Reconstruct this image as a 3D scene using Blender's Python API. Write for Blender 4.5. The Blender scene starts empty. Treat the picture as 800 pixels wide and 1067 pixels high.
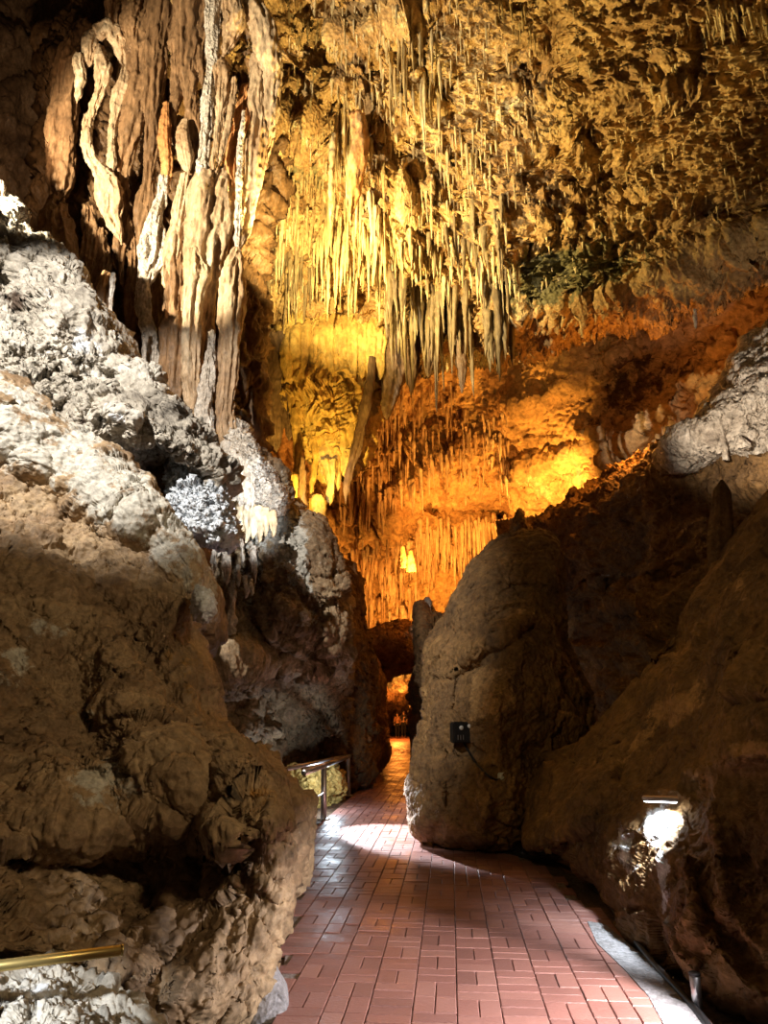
import bpy, math, random
import numpy as np
from mathutils import Vector
QL = .85   # mesh density
random.seed(7); rng = np.random.default_rng(11)
F = 780.0; TH = math.atan(208.5 / F); CT, ST = math.cos(TH), math.sin(TH)
CAM = np.array([0.0, 0.0, 1.6])
scene = bpy.context.scene
COL = scene.collection
PI = math.pi

# ---------------------------------------------------------------- geometry of the view (used to read sizes off the photograph)
def P(px, py, Y):
    px = np.asarray(px, float); py = np.asarray(py, float); Y = np.asarray(Y, float)
    x = (px - 400) / F; v = (533.5 - py) / F
    dy = CT - v * ST; dz = ST + v * CT
    t = Y / dy
    return np.stack([x * t, Y + 0 * t, 1.6 + dz * t], -1)
def G(px, py, z=0.0):
    x = (px - 400) / F; v = (533.5 - py) / F
    t = (z - 1.6) / (ST + v * CT)
    return np.array([x * t, (CT - v * ST) * t, z])
def proj(p):
    d = p - CAM
    cz = d[..., 1] * CT + d[..., 2] * ST
    cy = -d[..., 1] * ST + d[..., 2] * CT
    return 400 + F * d[..., 0] / cz, 533.5 - F * cy / cz

# ---------------------------------------------------------------- noise
_perm = rng.permutation(256); _perm = np.concatenate([_perm, _perm, _perm]).astype(np.int32)
_g = rng.normal(size=(256, 3)); _g /= np.linalg.norm(_g, axis=1)[:, None]; _g = _g.astype(np.float32)
from concurrent.futures import ThreadPoolExecutor
_pool = ThreadPoolExecutor(4)
def chunked(fn):
    """work through long point lists in cache-sized pieces on all cores"""
    def g(p):
        if len(p) <= 16384: return fn(np.asarray(p, np.float32))
        parts = list(_pool.map(fn, [np.asarray(p[k:k + 16384], np.float32) for k in range(0, len(p), 16384)]))
        return tuple(np.concatenate(q) for q in zip(*parts)) if isinstance(parts[0], tuple) else np.concatenate(parts)
    return g
@chunked
def perlin(p):
    i = np.floor(p); f = p - i; i = i.astype(np.int32) & 255
    u = f * f * f * (f * (f * 6 - 15) + 10)
    out = 0
    for a in (0, 1):
        wa = u[:, 0] if a else 1 - u[:, 0]
        for b in (0, 1):
            wb = u[:, 1] if b else 1 - u[:, 1]
            for c in (0, 1):
                wc = u[:, 2] if c else 1 - u[:, 2]
                h = _perm[_perm[_perm[(i[:, 0] + a) & 255] + ((i[:, 1] + b) & 255)] + ((i[:, 2] + c) & 255)]
                g = _g[h]
                out = out + wa * wb * wc * ((f[:, 0] - a) * g[:, 0] + (f[:, 1] - b) * g[:, 1] + (f[:, 2] - c) * g[:, 2])
    return out * 1.5
def fbm(p, o=5, ridged=False, gain=.5):
    s = 0; a = 1.0
    for k in range(o):
        n = perlin(p + 17.3 * k)
        s = s + a * ((1 - 2 * np.abs(n)) if ridged else n)
        p = p * 2.03; a *= gain
    return s
@chunked
def worley(p):
    i = np.floor(p); f = p - i; i = i.astype(np.int32)
    d1 = np.full(len(p), 9.0); d2 = np.full(len(p), 9.0)
    for a in (-1, 0, 1):
        for b in (-1, 0, 1):
            for c in (-1, 0, 1):
                h = _perm[_perm[_perm[(i[:, 0] + a) & 255] + ((i[:, 1] + b) & 255)] + ((i[:, 2] + c) & 255)]
                q = _g[h] * .5 + np.array([a + .5, b + .5, c + .5], np.float32) - f
                d = (q * q).sum(1)
                lt = d < d1
                d2 = np.where(lt, d1, np.minimum(d2, d)); d1 = np.where(lt, d, d1)
    return np.sqrt(d1), np.sqrt(d2)
@chunked
def facets(p):
    """flat tilted plates of random slope with sharp steps between them"""
    i = np.floor(p); f = p - i; i = i.astype(np.int32)
    d1 = np.full(len(p), 9.0, np.float32); out = np.zeros(len(p), np.float32)
    for a in (-1, 0, 1):
        for b in (-1, 0, 1):
            for c in (-1, 0, 1):
                h = _perm[_perm[_perm[(i[:, 0] + a) & 255] + ((i[:, 1] + b) & 255)] + ((i[:, 2] + c) & 255)]
                q = _g[h] * .5 + np.array([a + .5, b + .5, c + .5], np.float32) - f
                d = (q * q).sum(1); lt = d < d1
                g2 = _g[(h * 7 + 3) & 255]
                out = np.where(lt, (q * g2).sum(1) + .45 * g2[:, 0], out); d1 = np.where(lt, d, d1)
    return out
A3 = lambda *a: np.array(a, float)
# relief styles, all return a height in metres for world points
def st_rock(s=1.0, h=.25):
    def f(p):
        q = p / s
        w = q + .45 * np.stack([perlin(q * .9 + 5), perlin(q * .9 + 31), perlin(q * .9 + 57)], -1)
        big = fbm(w * .9, 2)
        rid = fbm(w * 1.9 + 9, 4, True)
        fa = facets(w * 1.4); fb = facets(w * 4.0 + 3)
        return h * (.75 * big + .22 * rid + .55 * fa + .22 * fb + .12 * fbm(q * 8, 3))
    return f
def st_crag(s=1.0, h=.25):
    """strongly broken, crumbling surface"""
    def f(p):
        q = p / s
        w = q + .5 * np.stack([perlin(q + 5), perlin(q + 31), perlin(q + 57)], -1)
        pit = np.clip(perlin(q * 4.3 + 3) - .1, 0, 1)
        return h * (.6 * fbm(w, 2) + .55 * facets(w * 2.4) + .4 * facets(w * 5.7 + 7) + .4 * fbm(q * 5, 4, True) - .9 * pit)
    return f
def st_flow(s=1.0, h=.25, zs=.14, mix=.35):
    """dripstone: flutes running down, breaking off in steps"""
    def f(p):
        q = p / s
        w = q + .35 * np.stack([perlin(q * .8 + 5), perlin(q * .8 + 31), 0 * q[:, 0]], -1)
        v = w * A3(3.0, 3.0, 3.0 * zs)
        fl = 1 - np.abs(perlin(v)) * 2
        fl2 = 1 - np.abs(perlin(v * A3(2.3, 2.3, 1.8) + 40)) * 2
        fl3 = 1 - np.abs(perlin(v * A3(5.1, 5.1, 3.2) + 90)) * 2
        # ledges: saw tooth in height whose phase wanders
        ph = w[:, 2] * 1.1 + 1.4 * perlin(w * A3(.9, .9, .35) + 70) + .35 * perlin(v * .9 + 11)
        saw = (ph - np.floor(ph))
        drip = np.where(saw < .12, saw / .12, 1 - (saw - .12) / .88 * .25)
        return h * (.55 * fl + .35 * fl2 + .18 * fl3 + .9 * (1 - mix) * drip + mix * fbm(q * 1.5, 4) * 1.6 + .1 * fbm(q * 9, 3))
    return f

def masked(fn, items, lo=.15):
    """fn, calmed down to lo of its height inside the given shapes"""
    return lambda p: fn(p) * (1 - (1 - lo) * np.clip(field(p, items), 0, 1))
# ---------------------------------------------------------------- mesh assembly
def vnormals(V, Fq):
    a, b, c, d = V[Fq[:, 0]], V[Fq[:, 1]], V[Fq[:, 2]], V[Fq[:, 3]]
    n = np.cross(c - a, d - b)
    N = np.zeros_like(V)
    for k in range(4): 
        for ax in range(3):
            N[:, ax] += np.bincount(Fq[:, k], n[:, ax], len(V))
    return N / (np.linalg.norm(N, axis=1)[:, None] + 1e-12)
def to_mesh(name, V, Fq, mat, parent=None, attrs=None, smooth=True):
    me = bpy.data.meshes.new(name)
    me.vertices.add(len(V)); me.vertices.foreach_set('co', V.astype(np.float32).ravel())
    tri = Fq[:, 2] == Fq[:, 3]
    lens = np.where(tri, 3, 4)
    flat = Fq.ravel()[np.stack([np.ones(len(Fq), bool)] * 3 + [~tri], 1).ravel()]
    st = np.concatenate([[0], np.cumsum(lens)[:-1]])
    me.loops.add(int(lens.sum())); me.loops.foreach_set('vertex_index', flat.astype(np.int32))
    me.polygons.add(len(Fq)); me.polygons.foreach_set('loop_start', st.astype(np.int32)); me.polygons.foreach_set('loop_total', lens.astype(np.int32))
    me.polygons.foreach_set('use_smooth', np.full(len(Fq), bool(smooth)))
    for k, v in (attrs or {}).items():
        at = me.attributes.new(k, 'FLOAT', 'POINT'); at.data.foreach_set('value', v.astype(np.float32))
    me.materials.append(mat); me.update(calc_edges=True); me.validate()
    o = bpy.data.objects.new(name, me); COL.objects.link(o)
    if parent: o.parent = parent
    return o
def tag(o, label=None, cat=None, group=None, kind=None):
    if label: o['label'] = label
    if cat: o['category'] = cat
    if group: o['group'] = group
    if kind: o['kind'] = kind
    return o
def cr(Pk, t):
    """Catmull-Rom through Pk (n,...) at parameters t in 0..n-1"""
    Pk = np.asarray(Pk, float); n = len(Pk)
    i = np.clip(np.floor(t).astype(int), 0, n - 2); f = (t - i)
    f = f.reshape(f.shape + (1,) * (Pk.ndim - 1))
    p1, p2 = Pk[i], Pk[i + 1]
    p0 = np.where((i > 0).reshape(f.shape), Pk[np.maximum(i - 1, 0)], 2 * p1 - p2)
    p3 = np.where((i < n - 2).reshape(f.shape), Pk[np.minimum(i + 2, n - 1)], 2 * p2 - p1)
    return .5 * ((2 * p1) + (-p0 + p2) * f + (2 * p0 - 5 * p1 + 4 * p2 - p3) * f ** 2 + (-p0 + 3 * p1 - 3 * p2 + p3) * f ** 3)
def seg_dist(x, y, poly):
    best = np.full(x.shape, 1e9); sgn = np.zeros(x.shape)
    for (x0, y0), (x1, y1) in zip(poly[:-1], poly[1:]):
        dx, dy = x1 - x0, y1 - y0; L = dx * dx + dy * dy + 1e-9
        t = np.clip(((x - x0) * dx + (y - y0) * dy) / L, 0, 1)
        d = np.hypot(x - x0 - t * dx, y - y0 - t * dy)
        s = np.sign(dx * (y - y0) - dy * (x - x0))
        m = d < best; best = np.where(m, d, best); sgn = np.where(m, s, sgn)
    return best, sgn
def field(V, items):
    """sum of soft shapes; b = blob, l = ridge line, s = step along a line, p = filled outline"""
    x, y = proj(V); out = np.zeros(len(V))
    jx = 5 * perlin(np.stack([x * .05, y * .05, 0 * x], -1)); jy = 5 * perlin(np.stack([x * .05, y * .05, 0 * x + 9], -1))
    x = x + jx; y = y + jy
    for it in items:
        if it[0] == 'b':
            _, cx, cy, rx, ry, ang, a = it
            c, s = math.cos(math.radians(ang)), math.sin(math.radians(ang))
            u = ((x - cx) * c + (y - cy) * s) / rx; w = (-(x - cx) * s + (y - cy) * c) / ry
            out += a * np.exp(-(u * u + w * w))
        elif it[0] == 'l':
            _, poly, w, a = it
            d, _s = seg_dist(x, y, poly); out += a * np.exp(-(d / w) ** 2)
        elif it[0] == 's':          # raised on the left hand of the line direction, fading over reach
            _, poly, w, reach, a = it
            d, s = seg_dist(x, y, poly); d = -d * s
            out += a * (1 / (1 + np.exp(-np.clip(d / w, -30, 30)))) * np.exp(-(np.maximum(d, 0) / reach) ** 2)
        elif it[0] == 'p':
            _, poly, soft, a = it
            d, s = seg_dist(x, y, poly + [poly[0]])
            ins = np.zeros(len(x), bool); n = len(poly)
            for k in range(n):
                x0, y0 = poly[k]; x1, y1 = poly[(k + 1) % n]
                c = ((y0 > y) != (y1 > y)) & (x < (x1 - x0) * (y - y0) / (y1 - y0 + 1e-9) + x0)
                ins ^= c
            sd = np.where(ins, d, -d)
            out += a * (1 / (1 + np.exp(-np.clip(sd / soft, -30, 30))))
    return out
def finish(V, Fq, front, style, bumps, patches, fine, flip=False):
    d = V - CAM; d /= np.linalg.norm(d, axis=1)[:, None]
    if bumps: V = V - d * (field(V, bumps) * front)[:, None]
    N = vnormals(V, Fq)
    st = style if isinstance(style, (list, tuple)) else [style]
    for s in st:
        V = V + N * s(V)[:, None]
        N = vnormals(V, Fq)
    at = {}
    if patches:
        for k, v in patches.items():
            at[k] = np.clip(field(V, v), 0, 1) * (front > .3)
    return V, at
def gridfaces(n, m, off=0):
    i, j = np.meshgrid(np.arange(n - 1), np.arange(m - 1), indexing='ij')
    a = (i * m + j).ravel() + off
    return np.stack([a, a + m, a + m + 1, a + 1], 1)
def lattice(name, rows, n, m, mat, style, bumps=None, patches=None, parent=None):
    """rows of (px,py,Y) control points, top to bottom, each row left to right -> smooth sheet facing the camera"""
    n, m = int(n * QL), int(m * QL)
    C = np.array(rows, float)
    W = P(C[..., 0], C[..., 1], C[..., 2])
    R = cr(W, np.linspace(0, len(rows) - 1, n))
    S = cr(np.swapaxes(R, 0, 1), np.linspace(0, W.shape[1] - 1, m))
    V = np.swapaxes(S, 0, 1).reshape(-1, 3)
    Fq = gridfaces(n, m)
    V, at = finish(V, Fq, np.ones(len(V)), style, bumps, patches, None)
    return to_mesh(name, V, Fq, mat, parent, at)
def boulder(name, center, outline, bulge, back, mat, style, nt=320, nr=110, nb=26, p=2.4, bumps=None, patches=None, parent=None):
    """closed rock: outline [(px,py,Y)], swelling bulge metres towards the viewer and back metres away"""
    O = np.array(outline, float); k = len(O); nt, nr = int(nt * QL), int(nr * QL)
    Oc = np.concatenate([O, O[:1]])
    # arc-length even resampling
    t = np.linspace(0, k, 4000, endpoint=False)
    Ow = np.concatenate([O[-2:], O, O[:3]])
    Q = cr(Ow, t + 2)
    L = np.concatenate([[0], np.cumsum(np.hypot(*(np.diff(Q[:, :2], axis=0).T)))])
    tt = np.interp(np.linspace(0, L[-1], nt, endpoint=False), L, t)
    Q = cr(Ow, tt + 2)
    c = np.array(center, float)
    r = np.linspace(0.02, 1, nr) 
    r = 1 - (1 - r) ** 1.25
    px = c[0] + (Q[:, 0] - c[0])[None] * r[:, None]; py = c[1] + (Q[:, 1] - c[1])[None] * r[:, None]
    Y0 = c[2] + (Q[:, 2] - c[2])[None] * r[:, None]
    Y = Y0 - bulge * ((1 - r ** p) ** (1 / p))[:, None]
    V = P(px, py, Y)
    E = V[-1]; Cc = P(c[0], c[1], c[2]) + A3(0, 0, 0)
    ring = []
    for a in np.linspace(0, PI / 2, nb + 1)[1:]:
        Wd = Cc + (E - Cc) * max(math.cos(a), .03) + A3(0, back * math.sin(a), 0)
        ring.append(Wd)
    V = np.concatenate([V, np.array(ring)]).reshape(-1, 3)
    n = nr + nb
    i, j = np.meshgrid(np.arange(n - 1), np.arange(nt), indexing='ij')
    a = i * nt + j; b = i * nt + (j + 1) % nt
    Fq = np.stack([a.ravel(), b.ravel(), (b + nt).ravel(), (a + nt).ravel()], 1)
    # caps
    V = np.concatenate([V, V[:nt].mean(0)[None], V[(n - 1) * nt:n * nt].mean(0)[None]])
    jj = np.arange(nt); j1 = (jj + 1) % nt
    Fq = np.concatenate([Fq, np.stack([j1, jj, 0 * jj + len(V) - 2, 0 * jj + len(V) - 2], 1),
                         np.stack([(n - 1) * nt + jj, (n - 1) * nt + j1, 0 * jj + len(V) - 1, 0 * jj + len(V) - 1], 1)])
    fr = np.concatenate([np.ones(nr * nt), np.repeat(np.linspace(1, 0, nb), nt), [1, 0]])
    # orientation: outward
    N = vnormals(V, Fq); cen = V.mean(0)
    if ((V - cen) * N).sum() < 0: 
        Fq = Fq[:, ::-1].copy()
        m = Fq[:, 0] == Fq[:, 1]
        Fq[m] = Fq[m][:, [1, 2, 3, 3]]
    V, at = finish(V, Fq, fr, style, bumps, patches, None)
    return to_mesh(name, V, Fq, mat, parent, at)
def tube_arrays(path, nseg=28, nring=40, flat=1.0, flute=.22, seed=0, lump=.12, tip=True, world=False, bend=None):
    """path of (px,py,Y,r_px) (or world (x,y,z,r)) -> fluted dripstone spindle with irregular section"""
    A = np.array(path, float)
    if world: C = A[:, :3]; R = A[:, 3]
    else:
        C = P(A[:, 0], A[:, 1], A[:, 2])
        cz = (C - CAM)[:, 1] * CT + (C - CAM)[:, 2] * ST
        R = A[:, 3] * cz / F
    t = np.linspace(0, len(A) - 1, nring)
    c = cr(C, t); r = np.maximum(cr(R[:, None], t)[:, 0], .004)
    T = np.gradient(c, axis=0); T /= np.linalg.norm(T, axis=1)[:, None] + 1e-9
    X = np.cross(T, A3(0, 1, 0)); X /= np.linalg.norm(X, axis=1)[:, None] + 1e-9
    Yv = np.cross(T, X)
    th = np.linspace(0, 2 * PI, nseg, endpoint=False)
    prof = np.ones(nring)
    if tip:
        u = np.linspace(0, 1, nring); prof *= np.clip((1 - u) * 9, .05, 1) ** .7
    cs, sn = np.cos(th), np.sin(th)
    sd = seed * 13.7
    q = np.stack([np.outer(np.ones(nring), cs) * 1.6 + sd, np.outer(np.ones(nring), sn) * 1.6, np.outer(c[:, 2] / (np.mean(r) * 9 + .05), np.ones(nseg))], -1).reshape(-1, 3)
    fl = (1 - 2 * np.abs(perlin(q * A3(1, 1, .5)))).reshape(nring, nseg)
    lp = perlin(q * A3(.5, .5, 2.2) + 50).reshape(nring, nseg)
    sw = perlin(np.stack([c[:, 2] / (np.mean(r) * 5 + .02) + sd, 0 * t, 0 * t], -1))[:, None]
    rad = (r * prof)[:, None] * (1 + flute * (fl - .45) + lump * lp * 2 + lump * 1.5 * sw)
    V = c[:, None] + (rad * cs)[..., None] * X[:, None] + (rad * sn * flat)[..., None] * Yv[:, None]
    V = V.reshape(-1, 3)
    i, j = np.meshgrid(np.arange(nring - 1), np.arange(nseg), indexing='ij')
    a = i * nseg + j; b = i * nseg + (j + 1) % nseg
    Fq = np.stack([a.ravel(), b.ravel(), (b + nseg).ravel(), (a + nseg).ravel()], 1)
    V = np.concatenate([V, c[:1], c[-1:]]); jj = np.arange(nseg); j1 = (jj + 1) % nseg
    Fq = np.concatenate([Fq, np.stack([j1, jj, 0 * jj + len(V) - 2, 0 * jj + len(V) - 2], 1),
                         np.stack([(nring - 1) * nseg + jj, (nring - 1) * nseg + j1, 0 * jj + len(V) - 1, 0 * jj + len(V) - 1], 1)])
    return V, Fq
def tube(name, path, mat, parent=None, **k):
    V, Fq = tube_arrays(path, **k)
    return to_mesh(name, V, Fq, mat, parent)
def cyl(name, a, b, r, mat, parent=None, n=16, r2=None, bev=True):
    """round bar between two world points with eased ends"""
    a = np.array(a, float); b = np.array(b, float); d = b - a; L = np.linalg.norm(d); d /= L
    X = np.cross(d, A3(0, 0, 1) if abs(d[2]) < .9 else A3(1, 0, 0)); X /= np.linalg.norm(X); Y = np.cross(d, X)
    r2 = r if r2 is None else r2; e = min(r, L / 2) * .25 if bev else 0
    st = [(0, 0), (0, r - e), (e, r), (L - e, r2), (L, r2 - e), (L, 0)]
    th = np.linspace(0, 2 * PI, n, endpoint=False)
    V = np.concatenate([a + d * s + rr * (np.cos(th)[:, None] * X + np.sin(th)[:, None] * Y) for s, rr in st])
    i, j = np.meshgrid(np.arange(len(st) - 1), np.arange(n), indexing='ij')
    p = i * n + j; q = i * n + (j + 1) % n
    o = to_mesh(name, V, np.stack([p.ravel(), q.ravel(), (q + n).ravel(), (p + n).ravel()], 1)[:, ::-1].copy(), mat, parent, smooth=True)
    return o
def box(name, c, sx, sy, sz, mat, parent=None, R=None, bev=.006):
    """bevelled box; R = 3x3 axes (rows)"""
    import bmesh
    bm = bmesh.new(); bmesh.ops.create_cube(bm, size=1)
    for v in bm.verts: v.co = Vector((v.co.x * sx, v.co.y * sy, v.co.z * sz))
    if bev: bmesh.ops.bevel(bm, geom=bm.edges[:], offset=bev, segments=2, affect='EDGES')
    for v in bm.verts:
        q = np.array(v.co)
        if R is not None: q = q @ np.array(R)
        v.co = Vector(q + np.array(c))
    me = bpy.data.meshes.new(name); bm.to_mesh(me); bm.free(); me.materials.append(mat)
    o = bpy.data.objects.new(name, me); COL.objects.link(o)
    if parent: o.parent = parent
    return o
def empty(name, loc, label=None, cat=None, group=None):
    o = bpy.data.objects.new(name, None); COL.objects.link(o); o.empty_display_size = .2
    o.location = tuple(float(x) for x in loc); bpy.context.view_layer.update()
    return tag(o, label, cat, group)
def under(parent, *objs):
    """parent parts whose mesh is in world coordinates to an Empty standing at the thing's base"""
    for o in objs:
        o.parent = parent; o.matrix_parent_inverse = parent.matrix_world.inverted()

# ---------------------------------------------------------------- materials
def rock_mat(name, cols, scale=1.0, rough=.75, bump=.5, patch=None, patch2=None, drip=0.0, spec=.35, fine=1.0, contrast=1.0):
    m = bpy.data.materials.new(name); m.use_nodes = True
    nt = m.node_tree; N = nt.nodes; L = nt.links; bs = N['Principled BSDF']
    geo = N.new('ShaderNodeNewGeometry'); mp = N.new('ShaderNodeMapping'); L.new(geo.outputs['Position'], mp.inputs['Vector'])
    mp.inputs['Scale'].default_value = (scale, scale, scale * (1 - .85 * drip))
    def noise(s, d, r=.6, dist=0, src=mp):
        n = N.new('ShaderNodeTexNoise'); n.inputs['Scale'].default_value = s; n.inputs['Detail'].default_value = d
        n.inputs['Roughness'].default_value = r; n.inputs['Distortion'].default_value = dist
        L.new(src.outputs[0], n.inputs['Vector']); return n
    n1 = noise(.9, 8, .68, .6)
    ramp = N.new('ShaderNodeValToRGB'); e = ramp.color_ramp.elements
    ps = np.linspace(.5 - .24 / contrast, .5 + .24 / contrast, len(cols))
    while len(e) < len(cols): e.new(.5)
    for k, c in enumerate(cols): e[k].position = float(ps[k]); e[k].color = (*c, 1)
    L.new(n1.outputs['Fac'], ramp.inputs['Fac'])
    n2 = noise(9.0, 9, .78)
    r2 = N.new('ShaderNodeMapRange'); r2.inputs['From Min'].default_value = .3; r2.inputs['From Max'].default_value = .7
    r2.inputs['To Min'].default_value = .35; r2.inputs['To Max'].default_value = 1.45
    L.new(n2.outputs['Fac'], r2.inputs['Value'])
    mul = N.new('ShaderNodeVectorMath'); mul.operation = 'SCALE'
    L.new(ramp.outputs['Color'], mul.inputs[0]); L.new(r2.outputs['Result'], mul.inputs['Scale'])
    col = mul.outputs[0]
    for k, pc in (('patch', patch), ('patch2', patch2)):
        if pc is None: continue
        at = N.new('ShaderNodeAttribute'); at.attribute_name = k
        nn = noise(3.2 if k == 'patch' else 2.0, 7, .7)
        ad = N.new('ShaderNodeMath'); ad.operation = 'MULTIPLY_ADD'; ad.inputs[1].default_value = 2.4; 
        sb = N.new('ShaderNodeMath'); sb.operation = 'SUBTRACT'; sb.inputs[1].default_value = .55
        L.new(nn.outputs['Fac'], sb.inputs[0]); L.new(sb.outputs[0], ad.inputs[0]); L.new(at.outputs['Fac'], ad.inputs[2])
        st = N.new('ShaderNodeMapRange'); st.inputs['From Min'].default_value = .42; st.inputs['From Max'].default_value = .62
        L.new(ad.outputs[0], st.inputs['Value'])
        g = N.new('ShaderNodeMath'); g.operation = 'GREATER_THAN'; g.inputs[1].default_value = .02
        L.new(at.outputs['Fac'], g.inputs[0])
        mm = N.new('ShaderNodeMath'); mm.operation = 'MULTIPLY'; L.new(st.outputs['Result'], mm.inputs[0]); L.new(g.outputs[0], mm.inputs[1])
        mx = N.new('ShaderNodeMix'); mx.data_type = 'RGBA'
        L.new(mm.outputs[0], mx.inputs['Factor']); L.new(col, mx.inputs[6])
        sc = N.new('ShaderNodeVectorMath'); sc.operation = 'SCALE'; sc.inputs[0].default_value = pc; L.new(r2.outputs['Result'], sc.inputs['Scale'])
        L.new(sc.outputs[0], mx.inputs[7]); col = mx.outputs[2]
    L.new(col, bs.inputs['Base Color'])
    bs.inputs['Roughness'].default_value = rough; bs.inputs['Specular IOR Level'].default_value = spec
    nb = noise(7.0 * fine, 9, .75, .3); nb.noise_type = 'RIDGED_MULTIFRACTAL'; nb.normalize = True; nb2 = N.new('ShaderNodeTexVoronoi'); nb2.inputs['Scale'].default_value = 14 * fine
    L.new(mp.outputs[0], nb2.inputs['Vector'])
    ad = N.new('ShaderNodeMath'); ad.operation = 'MULTIPLY_ADD'; ad.inputs[1].default_value = .35
    L.new(nb2.outputs['Distance'], ad.inputs[0]); L.new(nb.outputs['Fac'], ad.inputs[2])
    bp = N.new('ShaderNodeBump'); bp.inputs['Strength'].default_value = bump; bp.inputs['Distance'].default_value = .12 / max(scale * fine, .2)
    L.new(ad.outputs[0], bp.inputs['Height']); L.new(bp.outputs['Normal'], bs.inputs['Normal'])
    return m
def flat_mat(name, col, rough=.5, metal=0, emit=None, es=0, alpha=None):
    m = bpy.data.materials.new(name); m.use_nodes = True; b = m.node_tree.nodes['Principled BSDF']; N = m.node_tree.nodes; L = m.node_tree.links
    n = N.new('ShaderNodeTexNoise'); n.inputs['Scale'].default_value = 12; n.inputs['Detail'].default_value = 4
    mr = N.new('ShaderNodeMapRange'); mr.inputs['To Min'].default_value = .8; mr.inputs['To Max'].default_value = 1.15
    geo = N.new('ShaderNodeNewGeometry'); L.new(geo.outputs['Position'], n.inputs['Vector'])
    L.new(n.outputs['Fac'], mr.inputs['Value']); s = N.new('ShaderNodeVectorMath'); s.operation = 'SCALE'; s.inputs[0].default_value = col
    L.new(mr.outputs['Result'], s.inputs['Scale']); L.new(s.outputs[0], b.inputs['Base Color'])
    b.inputs['Roughness'].default_value = rough; b.inputs['Metallic'].default_value = metal
    if emit: b.inputs['Emission Color'].default_value = (*emit, 1); b.inputs['Emission Strength'].default_value = es
    return m
M = {}
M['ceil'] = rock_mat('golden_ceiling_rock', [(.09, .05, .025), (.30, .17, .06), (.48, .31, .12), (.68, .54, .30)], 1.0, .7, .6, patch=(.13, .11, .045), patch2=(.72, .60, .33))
M['vault'] = rock_mat('vault_rock', [(.16, .09, .05), (.42, .26, .14), (.55, .36, .20), (.70, .52, .34)], .45, .8, .5, patch=(.10, .05, .03), patch2=(.75, .6, .45))
M['flow'] = rock_mat('flowstone', [(.22, .13, .07), (.50, .33, .18), (.66, .50, .30), (.80, .68, .48)], .8, .6, .4, drip=.6)
M['flowy'] = rock_mat('yellow_flowstone', [(.33, .17, .04), (.62, .40, .11), (.78, .56, .18), (.85, .68, .32)], .8, .55, .35, drip=.5)
M['drip'] = rock_mat('drapery_stone', [(.16, .085, .04), (.44, .28, .15), (.60, .44, .27), (.74, .62, .44)], 1.1, .6, .4, drip=.7)
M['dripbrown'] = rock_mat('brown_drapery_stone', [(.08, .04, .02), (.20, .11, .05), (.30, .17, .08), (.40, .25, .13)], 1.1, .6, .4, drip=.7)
M['driporange'] = rock_mat('orange_drapery_stone', [(.30, .12, .04), (.55, .24, .08), (.70, .36, .13), (.78, .5, .25)], 1.1, .6, .3, drip=.7)
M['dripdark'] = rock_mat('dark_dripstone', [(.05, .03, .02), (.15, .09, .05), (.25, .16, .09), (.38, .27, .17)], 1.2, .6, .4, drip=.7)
M['grey'] = rock_mat('grey_limestone', [(.12, .10, .08), (.36, .32, .26), (.52, .47, .39), (.68, .64, .57)], 1.0, .75, .55, patch=(.09, .06, .04), patch2=(.75, .78, .82), contrast=1.2)
M['brown'] = rock_mat('brown_limestone', [(.08, .05, .028), (.22, .14, .075), (.36, .25, .14), (.48, .37, .23)], 1.2, .7, .45, patch=(.52, .49, .42), patch2=(.36, .19, .05))
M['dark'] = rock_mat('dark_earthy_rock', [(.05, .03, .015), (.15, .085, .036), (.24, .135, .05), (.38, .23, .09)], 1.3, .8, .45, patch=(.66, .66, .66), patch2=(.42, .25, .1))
M['pale'] = rock_mat('pale_flowstone', [(.20, .15, .11), (.5, .42, .33), (.68, .6, .5), (.82, .78, .7)], 1.6, .65, .8, drip=.3)
M['white'] = rock_mat('white_calcite', [(.35, .36, .38), (.62, .66, .70), (.75, .8, .86), (.85, .9, .95)], 1.6, .7, .4)
M['ground'] = rock_mat('trodden_earth', [(.06, .04, .028), (.12, .08, .05), (.17, .11, .07), (.22, .15, .1)], 2.0, .85, .6)
M['concrete'] = rock_mat('rough_concrete', [(.17, .16, .16), (.24, .23, .23), (.30, .29, .30), (.36, .35, .36)], 3.0, .8, .35)
M['black'] = flat_mat('black_plastic', (.012, .012, .013), .45)
M['steel'] = flat_mat('brushed_steel', (.62, .62, .64), .32, .95)
M['lens'] = flat_mat('pale_lens', (.8, .8, .78), .2)
M['brass'] = flat_mat('brass_rail_finish', (.62, .46, .17), .33, .85)
M['led'] = flat_mat('led_lens', (.9, .9, .9), .4, 0, (.85, .93, 1.0), 14)

exec_parts = []
# ================================================================ CAMERA
cam = bpy.data.cameras.new('camera'); co = bpy.data.objects.new('camera', cam); COL.objects.link(co)
co.location = tuple(CAM); co.rotation_euler = (PI / 2 + TH, 0, 0)
cam.sensor_fit = 'VERTICAL'; cam.sensor_height = 36; cam.lens = F / 1067 * 36; cam.clip_end = 300
scene.camera = co
#@@BODY@@
# ================================================================ THE CAVE ITSELF
def struct(o): o['kind'] = 'structure'; return o
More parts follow.
